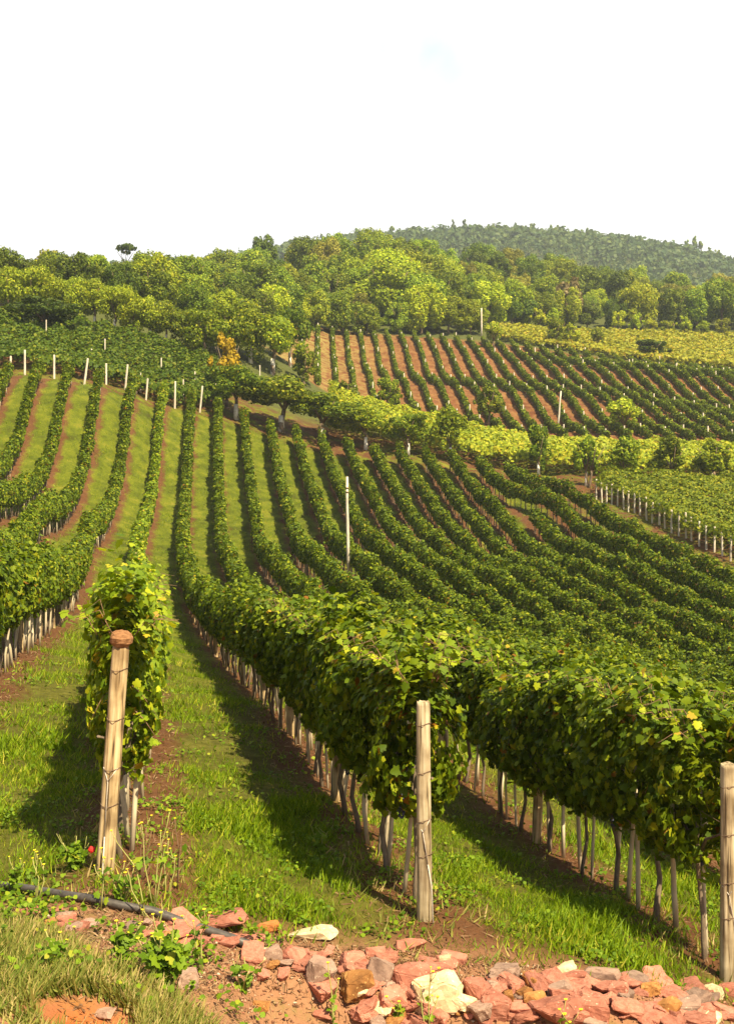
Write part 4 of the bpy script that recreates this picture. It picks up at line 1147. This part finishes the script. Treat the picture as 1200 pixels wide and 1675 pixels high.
for i in range(250):
    px = rr.uniform(255, 1225); top = np.interp(px, [255,430,600,900,1225], [1500,1548,1562,1592,1630])
    py = top + (1685-top)*rr.random()
    if i < 26:
        px = rr.uniform(15, 290); py = np.interp(px, [0,290], [1484,1518]) + rr.uniform(0, 26)
    if i >= 26 and px < 520 and py > 1600 + (px-400)*.4: continue
    p = on_ground(px, py, 5); s = p.y/F
    wm = (22 + 44*rr.random()**1.2)*s*(.6 if i < 26 else 1)
    mt = rr.choice(['pink']*15+['rust','grey','grey'] if i % 30 else ['cream'])
    o = link('stone', SM[mt][rr.randrange(6)], None, None, p + Vector((0,0,wm*.12))); o.scale = (wm, wm*rr.uniform(.7,1.1), wm*rr.uniform(.28,.75))
    o.rotation_euler = (rr.uniform(-.3,.3), rr.uniform(-.3,.3), rr.uniform(0,6.28))
    tag(o, SLAB[mt], 'stone', mt + ' small stones of the bank')
# gravel
rng = np.random.default_rng(8)
n = 15000
gpx = rng.uniform(200, 1240, n); tp = np.interp(gpx, [200,430,600,900,1240], [1490,1530,1552,1585,1622])
gx_ = []; 
dd = np.geomspace(7.4, 9.6, 60)
gd = rng.uniform(7.7, 9.25, n); gx_ = rng.uniform(-2.0, 3.6, n)
k = (gd < 8.95 + 0.05*gx_) ; gd, gx_ = gd[k], gx_[k]; n = len(gd)
gz_ = terrain(gx_, gd); s = .004+.018*rng.random(n)**4
oc = np.array([(1,0,0),(-1,0,0),(0,1,0),(0,-1,0),(0,0,.8),(0,0,-.8)])
V = np.stack([gx_, gd, gz_+s*.3], 1)[:, None] + oc[None]*s[:, None, None]*rng.uniform(.45,1.4,(n,6,1))*np.array([1,1,.7])
T = np.array([(0,2,4),(2,1,4),(1,3,4),(3,0,4),(2,0,5),(1,2,5),(3,1,5),(0,3,5)])
me = np_mesh('gravel', V.reshape(-1,3), np.full(n*8, 3), ((np.arange(n)*6)[:,None,None]+T[None]).ravel())
gm_ = leafmat('gravel_mix', [(0,(.12,.055,.03)),(.4,(.26,.115,.07)),(.8,(.38,.20,.135)),(.97,(.42,.29,.19)),(1,(.5,.43,.33))], trans=0.0, clump=.1, rough=.9)
o = link('gravel', me, gm_); tag(o, 'broken pinkish gravel between the stones of the bank', 'gravel', None, 'stuff')

# ------------------------------------------------------------------ pipe
pl = [on_ground(a, b, 5) for a, b in [(-60,1448),(0,1457),(50,1463),(100,1472),(150,1481),(200,1491),(250,1502),(290,1514),(330,1528),(380,1547),(428,1566)]]
bm = bmesh.new(); tube(bm, [p+Vector((0,0,.045)) for p in pl], .033, 12)
o = link('black_pipe', bm_mesh('black_pipe', bm), M['pipe']); tag(o, 'long black plastic pipe lying along the weedy bank to the stones', 'pipe')

# ------------------------------------------------------------------ grass and low plants
def ground_pts(n, d0, d1, seed, pxlo=-60, pxhi=1260):
    rng = np.random.default_rng(seed)
    d = np.sqrt(rng.random(n)*(d1*d1-d0*d0)+d0*d0); px = rng.uniform(pxlo, pxhi, n)
    return (px-CX)/F*d, d, rng
def patch(x, y):
    return np.sin(x*2.3+y*.9)*np.sin(y*1.7-x*.6)*.5 + .35*np.sin(x*5.1-y*3.3)+ .25*np.sin(x*9+y*7.7)
def blades(name, label, cat, specs, mat):
    P_, N_, S_, T_ = [], [], [], []
    for (x, y, hgt, rng) in specs:
        m = len(x); z = terrain(x, y)
        a = rng.random(m)*6.283; lean = rng.uniform(.1,.75,m)
        tip = np.stack([np.cos(a)*lean, np.sin(a)*lean, np.ones(m)], 1)
        nr = np.stack([np.sin(a+rng.normal(0,.6,m)), -np.cos(a), rng.normal(.2,.2,m)], 1)
        P_.append(np.stack([x, y, z+hgt*.34], 1)); N_.append(nr); S_.append(hgt); T_.append(tip)
    P_ = np.concatenate(P_)
    me = leaf_mesh(name, P_, np.concatenate(N_), np.concatenate(S_), 'blade', fold=.1, aspect=.11, tip=np.concatenate(T_))
    o = link(name, me, mat); tag(o, label, cat, None, 'stuff'); return o
specs = []
for n, d0, d1, h0, h1, sd in [(120000,8.9,15,.05,.15,1),(110000,15,30,.06,.17,2),(110000,30,60,.09,.21,3),(130000,60,113,.12,.27,4)]:
    x, y, rng = ground_pts(n, d0, d1, sd)
    l = lane(x, y); fr = np.abs(np.mod(l+100.5, 1)-.5)
    inf = poly_sd(x, y, MAINFIELD) > 0
    pr = np.where(inf, sstep(.09, .27, fr + .13*patch(x, y)), .35+.4*patch(x,y))
    pr *= np.where(patch(x*.8+3, y*.8) > -.25, 1, .22)
    pr = np.maximum(pr, .10) * (1-.8*bare(x, y)) * (.35 + .65*sstep(-.35, .25, patch(x*.33+5, y*.27)))
    k = rng.random(n) < pr
    x, y = x[k], y[k]
    tall = 1 + .8*np.clip(patch(x*.5, y*.5), -.4, 1)
    specs.append((x, y, rng.uniform(h0, h1, len(x))*tall*.85, rng))
blades('grass', 'short green grass growing in the alleys between the vine rows', 'grass', specs, M['grass'])
specs = []
x, y, rng = ground_pts(60000, 5.6, 8.6, 21, -80, 560)
px = CX+F*x/y
hx, hy = (150-CX)/F*6.6, 6.5
lim = np.interp(px, [-80,0,150,300,430,560], [8.6,8.4,7.6,7.2,6.9,6.3])
k = (y < lim) & (np.hypot((x-hx)/.30, (y-hy)/.34) > 1) & (rng.random(len(x)) < .55+.5*patch(x*1.5,y*1.5))
specs.append((x[k], y[k], rng.uniform(.05,.17,k.sum()), rng))
a = rng.random(900)*6.283; q = rng.normal(1.0,.05,900)                                  # dry fringe overhanging the hollow
xx = hx+np.cos(a)*.33*q; yy = hy+np.sin(a)*.37*q; kk = np.sin(a) > -.2
specs.append((xx[kk], yy[kk], rng.uniform(.08,.18,kk.sum()), rng))
x, y, rng = ground_pts(9000, 8.7, 11.5, 22, -80, 1260)
l = lane(x, y); fr = np.abs(np.mod(l+100.5, 1)-.5); k = (fr < .22) & (rng.random(len(x)) < .3+.5*patch(x*2,y*2))
specs.append((x[k], y[k], rng.uniform(.05,.16,k.sum()), rng))
blades('dry_grass', 'sun-bleached grass on the near bank and round the red hollow', 'grass', specs, M['dry_grass'])
# broad-leaved ground cover
PP, NN, SS = [], [], []
for n, d0, d1, lo, hi, sd in [(46000,8.5,12.5,.014,.042,31),(22000,12.5,24,.025,.06,32)]:
    x, y, rng = ground_pts(n, d0, d1, sd)
    pt = patch(x*1.4+1, y*1.4)
    k = (rng.random(n) < np.clip(.02+.75*pt, 0, 1)) & ((y > 9.15-.06*x) | (x < -2.6))
    x, y, pt = x[k], y[k], pt[k]
    PP.append(np.stack([x, y, terrain(x, y)+.015+rng.random(len(x))*.10*np.clip(pt+.3,.1,1)], 1)); NN.append(np.stack([rng.normal(0,.45,len(x)), rng.normal(-.1,.45,len(x)), np.ones(len(x))], 1)); SS.append(rng.uniform(lo, hi, len(x)))
x, y, rng = ground_pts(16000, 6.2, 9.2, 33, -80, 470)
px = CX+F*x/y; pt = patch(x*1.7, y*1.9)
ply = np.interp(x, [p.x for p in pl], [p.y for p in pl]); k = (rng.random(len(x)) < np.clip(-.05+.9*pt, 0, 1)) & (np.hypot((x-hx)/.36, (y-hy)/.40) > 1) & ((y > ply+.05) | (y < ply-.35))
x, y, pt = x[k], y[k], pt[k]
PP.append(np.stack([x, y, terrain(x, y)+.02+rng.random(len(x))*.16*np.clip(pt+.4,.1,1)], 1)); NN.append(np.stack([rng.normal(0,.5,len(x)), rng.normal(-.2,.5,len(x)), np.ones(len(x))], 1)); SS.append(rng.uniform(.016, .045, len(x)))
me = leaf_mesh('ground_cover', np.concatenate(PP), np.concatenate(NN), np.concatenate(SS), 'hex', aspect=1.25)
o = link('ground_cover', me, M['weed']); tag(o, 'low broad-leaved weeds covering the soil near the stones', 'weeds', None, 'stuff')
# dead stalk litter under the rows
x, y, rng = ground_pts(38000, 8.9, 30, 41); l = lane(x, y); fr = np.abs(np.mod(l+100.5,1)-.5); k = fr < .26; x, y = x[k], y[k]; m = len(x)
a = rng.random(m)*6.283; tip = np.stack([np.cos(a), np.sin(a), rng.uniform(0,.35,m)], 1)
me = leaf_mesh('dead_litter', np.stack([x, y, terrain(x,y)+.02], 1), np.stack([rng.normal(0,.3,m), rng.normal(0,.3,m), np.ones(m)], 1), rng.uniform(.05,.16,m), 'blade', aspect=.10, tip=tip, fold=0)
x2, y2, rng = ground_pts(9000, 6.6, 9.0, 43, -60, 900); m2 = len(x2); a2 = rng.random(m2)*6.283
tip2 = np.stack([np.cos(a2), np.sin(a2), rng.uniform(0,.5,m2)], 1)
me2 = leaf_mesh('dead_litter', np.stack([x2, y2, terrain(x2,y2)+.02], 1), np.stack([rng.normal(0,.3,m2), rng.normal(0,.3,m2), np.ones(m2)], 1), rng.uniform(.03,.11,m2), 'blade', aspect=.12, tip=tip2, fold=0)
bm = bmesh.new(); bm.from_mesh(me); bm.from_mesh(me2); bm.to_mesh(me); bm.free()
mm = leafmat('litter', [(0,(.10,.05,.025)),(.6,(.20,.11,.06)),(1,(.34,.24,.14))], trans=.1)
o = link('dead_litter', me, mm); tag(o, 'brown dead stalks and leaves lying under the vine rows', 'litter', None, 'stuff')

# flowering weeds
def weed(base, tips, label, seed, leaves=14, flower='petal', leafsize=.06, dry=False, fl=.012, name='flowering_weed'):
    q = random.Random(seed); root = empty(name, base); tag(root, label, 'weed', 'tall weeds of the near bank')
    bm = bmesh.new(); fpos = []; lp, ln, ls = [], [], []
    for t in tips:
        t = Vector(t); mid = t*.5 + Vector((q.uniform(-.05,.05), q.uniform(-.05,.05), .04))
        ps = [Vector((0,0,-.03)), mid*.55, mid, t*.8+mid*.1, t]
        tube(bm, ps, [.0065,.006,.005,.004,.003], 5)
        fpos.append(t)
        for _ in range(q.choice((0,1,1,2))):
            f0 = mid.lerp(t, q.uniform(.3,.8)); f1 = f0 + Vector((q.uniform(-.09,.09), q.uniform(-.05,.05), q.uniform(.06,.14)))
            tube(bm, [f0, f0.lerp(f1,.5)+Vector((0,0,-.01)), f1], [.003,.0025,.002], 4); fpos.append(f1)
        for _ in range(leaves):
            b = (Vector((0,0,0)).lerp(mid, q.random()*1.1) if q.random() < .7 else mid.lerp(t, q.random()*.5)) + Vector((q.uniform(-.5,.5), q.uniform(-.4,.4), q.uniform(-.2,.4)))*leafsize*1.3
            lp.append(b); ln.append((q.gauss(0,.5), -.4+q.gauss(0,.4), .9)); ls.append(leafsize*q.uniform(.6,1.3))
    link('stem', bm_mesh('stem', bm), M['dry_stem'] if dry else M['stem'], root)
    if lp: link('foliage', leaf_mesh('foliage', np.array(lp), np.array(ln), np.array(ls), 'vine', aspect=.8), M['weed'], root)
    if flower:
        for f in fpos:
            bm = bmesh.new(); R_ = fl*q.uniform(.7,1.3)
            c0 = bm.verts.new(f + Vector((0,0,-R_*.9)))
            ring = [bm.verts.new(f + Vector((math.cos(a)*R_*(1 if k % 2 else .62), math.sin(a)*R_*(1 if k % 2 else .62), R_*.25*(k % 2)))) for k, a in enumerate(np.linspace(0, 2*math.pi, 13)[:-1])]
            c1 = bm.verts.new(f + Vector((0,0,R_*.45)))
            for k in range(12):
                bm.faces.new((ring[k], ring[(k+1)%12], c1)); bm.faces.new((ring[(k+1)%12], ring[k], c0))
            link('flower', bm_mesh('flower', bm), M[flower], root)
    return root
G_ = lambda a, b: on_ground(a, b, 5)
weed(G_(252,1492), [(.13,0,.82),(-.10,0,.72),(.06,-.02,.66)], 'tall bolted weed with small yellow flowers beside the leaning capped post', 1, leaves=3)
weed(G_(240,1505), [(-.28,0,.70),(-.15,-.02,.40)], 'bent weed stalk arching toward the capped post', 2, leaves=3)
weed(G_(272,1470), [(.02,0,.50),(.08,0,.36),(-.05,0,.44)], 'yellow-budded weed stalk over the bare red soil', 3, leaves=3)
weed(G_(200,1480), [(.02,0,.34),(-.09,0,.28),(.10,0,.30)], 'yellow-flowered clump at the foot of the capped post', 4, leaves=10)
weed(G_(25,1470), [(-.05,0,.35),(.08,0,.30)], 'leafy yellow-flowered weed above the pipe by the photo edge', 5, leaves=12)
weed(G_(265,1620), [(-.06,0,.50),(.08,.02,.46),(.0,-.04,.36),(-.16,0,.34),(.17,0,.36),(.05,.05,.28)], 'big bushy grey-green weed in the middle of the near bank', 6, leaves=26, leafsize=.075)
weed(G_(205,1590), [(-.06,0,.34),(.10,0,.32),(.02,0,.26)], 'leafy weed on the bank below the pipe', 7, leaves=20, leafsize=.06)
weed(G_(330,1590), [(-.06,0,.36),(.06,0,.42)], 'slim weed with yellow tips on the stony part of the bank', 8, leaves=9, leafsize=.05)
weed(G_(395,1625), [(-.06,0,.22),(.09,0,.18),(.02,0,.25)], 'low bright green weed by the gravel', 9, leaves=14, leafsize=.05, flower=None)
weed(G_(545,1700), [(-.04,0,.50),(.04,0,.38)], 'thin yellow-flowered stalk in front of the brown block', 10, leaves=6, leafsize=.045)
weed(G_(700,1715), [(.02,0,.58),(-.06,0,.44),(.07,0,.36)], 'thin weed stalks rising in front of the cream boulder', 11, leaves=6, leafsize=.045)
weed(G_(650,1700), [(.01,0,.22),(-.03,0,.17)], 'small bright leafy weed before the square red block', 12, leaves=12, leafsize=.05)
weed(G_(920,1705), [(.01,0,.20),(.05,0,.14)], 'weed with one yellow flower before the broad pink block', 13, leaves=6, leafsize=.045, fl=.016)
weed(G_(525,1395), [(-.06,0,.20),(.07,0,.22),(0,0,.15)], 'young yellowish sapling weed in the shade of the middle row', 14, leaves=9, leafsize=.07, flower=None)
weed(G_(90,1590), [(-.06,0,.26),(.08,0,.2)], 'leafy weed in the bleached bank grass', 15, leaves=12, leafsize=.05)
rb = weed(G_(122,1425), [(-.10,0,.24),(.10,0,.20),(.02,0,.3),(-.02,-.05,.18)], 'low rose bush with one red bloom beside the capped post', 16, leaves=30, leafsize=.06, flower=None, name='rose_bush')
bm = bmesh.new()
bmesh.ops.create_icosphere(bm, subdivisions=2, radius=.030)
for v in bm.verts: v.co *= 1 + .25*math.sin(v.co.x*200+v.co.z*120)
me = bm_mesh('flower', bm); fl = link('flower', me, M['rose'], rb, (.17,-.06,.20)); rb['category'] = 'rose bush'; rb['group'] = 'roses'
del rb['group']
# bunches of grapes under the near canopies
bunch = []
for i in range(3):
    bm = bmesh.new(); q = random.Random(i)
    for j in range(46):
        t = q.random(); R_ = .05*(1-.75*t)
        a = q.random()*6.28; m4 = Matrix.Translation((math.cos(a)*R_, math.sin(a)*R_, -.16*t)) 
        bmesh.ops.create_icosphere(bm, subdivisions=1, radius=.0105, matrix=m4)
    for f in bm.faces: f.smooth = True
    me = bm_mesh('grape_cluster', bm); me.materials.append(M['grape']); bunch.append(me)
roots = {}
for o in list(bpy.data.objects):
    if o.name.startswith('vine_row') and o.get('group') == 'vine rows in the grassy valley field': roots[o['label']] = o
rr = random.Random(15)
for k, d0, d1, fn in rows:
    if k not in (-1, 0, 1, -2): continue
    rt = roots['green trellised vine row, ' + row_name(k)]
    for j in range(16):
        d = d0 + .3 + j*.55 + rr.uniform(0,.3); xx, yy = fn(d)
        p = Vector((float(xx)+rr.uniform(-.22,.22), float(yy), tz(float(xx), float(yy)) + rr.uniform(.88,1.05)))
        if k == 0 and j == 0: p = Vector((at(656, 9.95).x, 9.95, tz(at(656,9.95).x, 9.95)+.98))
        g_ = link('grape_cluster', bunch[rr.randrange(3)], None, rt, p - rt.location); g_.rotation_euler = (0,0,rr.uniform(0,6)); g_.scale = (1.15,1.15,1.3)

# ------------------------------------------------------------------ air
bm = bmesh.new(); bmesh.ops.create_cube(bm, size=1.0)
zs = [v.co.z for v in gme.vertices]; zlo = float(gz.min())-1.0; zhi = 262.0
for v in bm.verts:
    v.co = Vector((v.co.x*2*(abs(gx).max()+6), (gy.min()-5) if v.co.y < 0 else (gy.max()+5), zlo if v.co.z < 0 else zhi))
hz = link('haze', bm_mesh('haze', bm)); tag(hz, kind='stuff')
m, nt2, out2 = newmat('haze_air')
pv = nt2.nodes.new('ShaderNodeVolumePrincipled'); pv.inputs['Density'].default_value = 0.00028; pv.inputs['Color'].default_value = (0.80, 0.89, 1.0, 1); pv.inputs['Anisotropy'].default_value = 0.2
nt2.links.new(pv.outputs[0], out2.inputs['Volume']); hz.data.materials.append(m)
sc.cycles.volume_bounces = 0

# trellis wires and long canes of the three near rows
for k, d0, d1, fn in rows:
    if k not in (-1, 0, 1): continue
    rt = roots['green trellised vine row, ' + row_name(k)]; rr = random.Random(50+k)
    for h in (.92, 1.35, 1.72):
        bm = bmesh.new(); ds = np.arange(9.6, 30, 1.3); xs_, ys_ = fn(ds); zs_ = terrain(xs_, ys_) + h
        tube(bm, [Vector((a,b,c))-rt.location for a,b,c in zip(xs_, ys_, zs_)], .003, 4, cap=False)
        link('wire', bm_mesh('wire', bm), M['wire'], rt)
    bm = bmesh.new(); lp, ln, ls = [], [], []
    for j in range(150):
        d = d0 - .1 + 13*rr.random()**1.4; xx, yy = fn(d); sd_ = rr.choice((-1,1)); zz = tz(float(xx), d)
        top = rr.random() < .85; hw_ = .36
        p0 = Vector((float(xx)+sd_*hw_*rr.uniform(.2,.7), d, zz+(2.05 if top else rr.uniform(1.2,1.8))))
        v = Vector((sd_*rr.uniform(.03,.18), rr.uniform(-.15,.15), rr.uniform(.12,.36) if top else rr.uniform(-.15,.05))) * (1 if top else .55)
        p1 = p0+v; p2 = p1 + Vector((v.x*.8+sd_*.08, v.y*.8, -.12*rr.random() if top else -.35*rr.random()))
        tube(bm, [p0-rt.location, p1-rt.location, p2-rt.location], [.005,.004,.002], 5)
        for t in (.3,.55,.8,1.0,1.2):
            b = p0.lerp(p1, t) if t <= 1 else p1.lerp(p2, .8)
            lp.append(tuple(b-rt.location+Vector((rr.uniform(-.04,.04), rr.uniform(-.04,.04), rr.uniform(-.03,.03))))); ln.append((sd_*.3+rr.gauss(0,.5), -.3+rr.gauss(0,.4), .8)); ls.append(rr.uniform(.05,.09))
    o = link('cane', bm_mesh('cane', bm), M['dry_stem'], rt); o['kind'] = 'stuff'
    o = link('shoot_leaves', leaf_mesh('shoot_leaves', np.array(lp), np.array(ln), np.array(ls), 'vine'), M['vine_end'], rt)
# dry brush and stalks by the capped post
weed(G_(232,1440), [(.04,0,.45),(.12,0,.36),(-.02,.02,.52),(.18,0,.30),(.08,.03,.4)], 'dead brown brush leaning on the soil behind the capped post', 18, leaves=0, flower=None, dry=True)
weed(G_(290,1455), [(-.02,0,.62),(.04,0,.48)], 'thin dry stalk with yellow buds on the bare red soil', 19, leaves=2, dry=True)
weed(G_(165,1490), [(-.05,0,.36),(.03,0,.42)], 'thin green stalks beside the guy wire of the capped post', 20, leaves=4)
weed(G_(60,1480), [(-.03,0,.38),(.06,0,.33),(0,.02,.4)], 'spindly yellow-flowered stalks above the pipe', 22, leaves=3)
#EXTRA-END
print('verts', sum(len(m.vertices) for m in bpy.data.meshes))
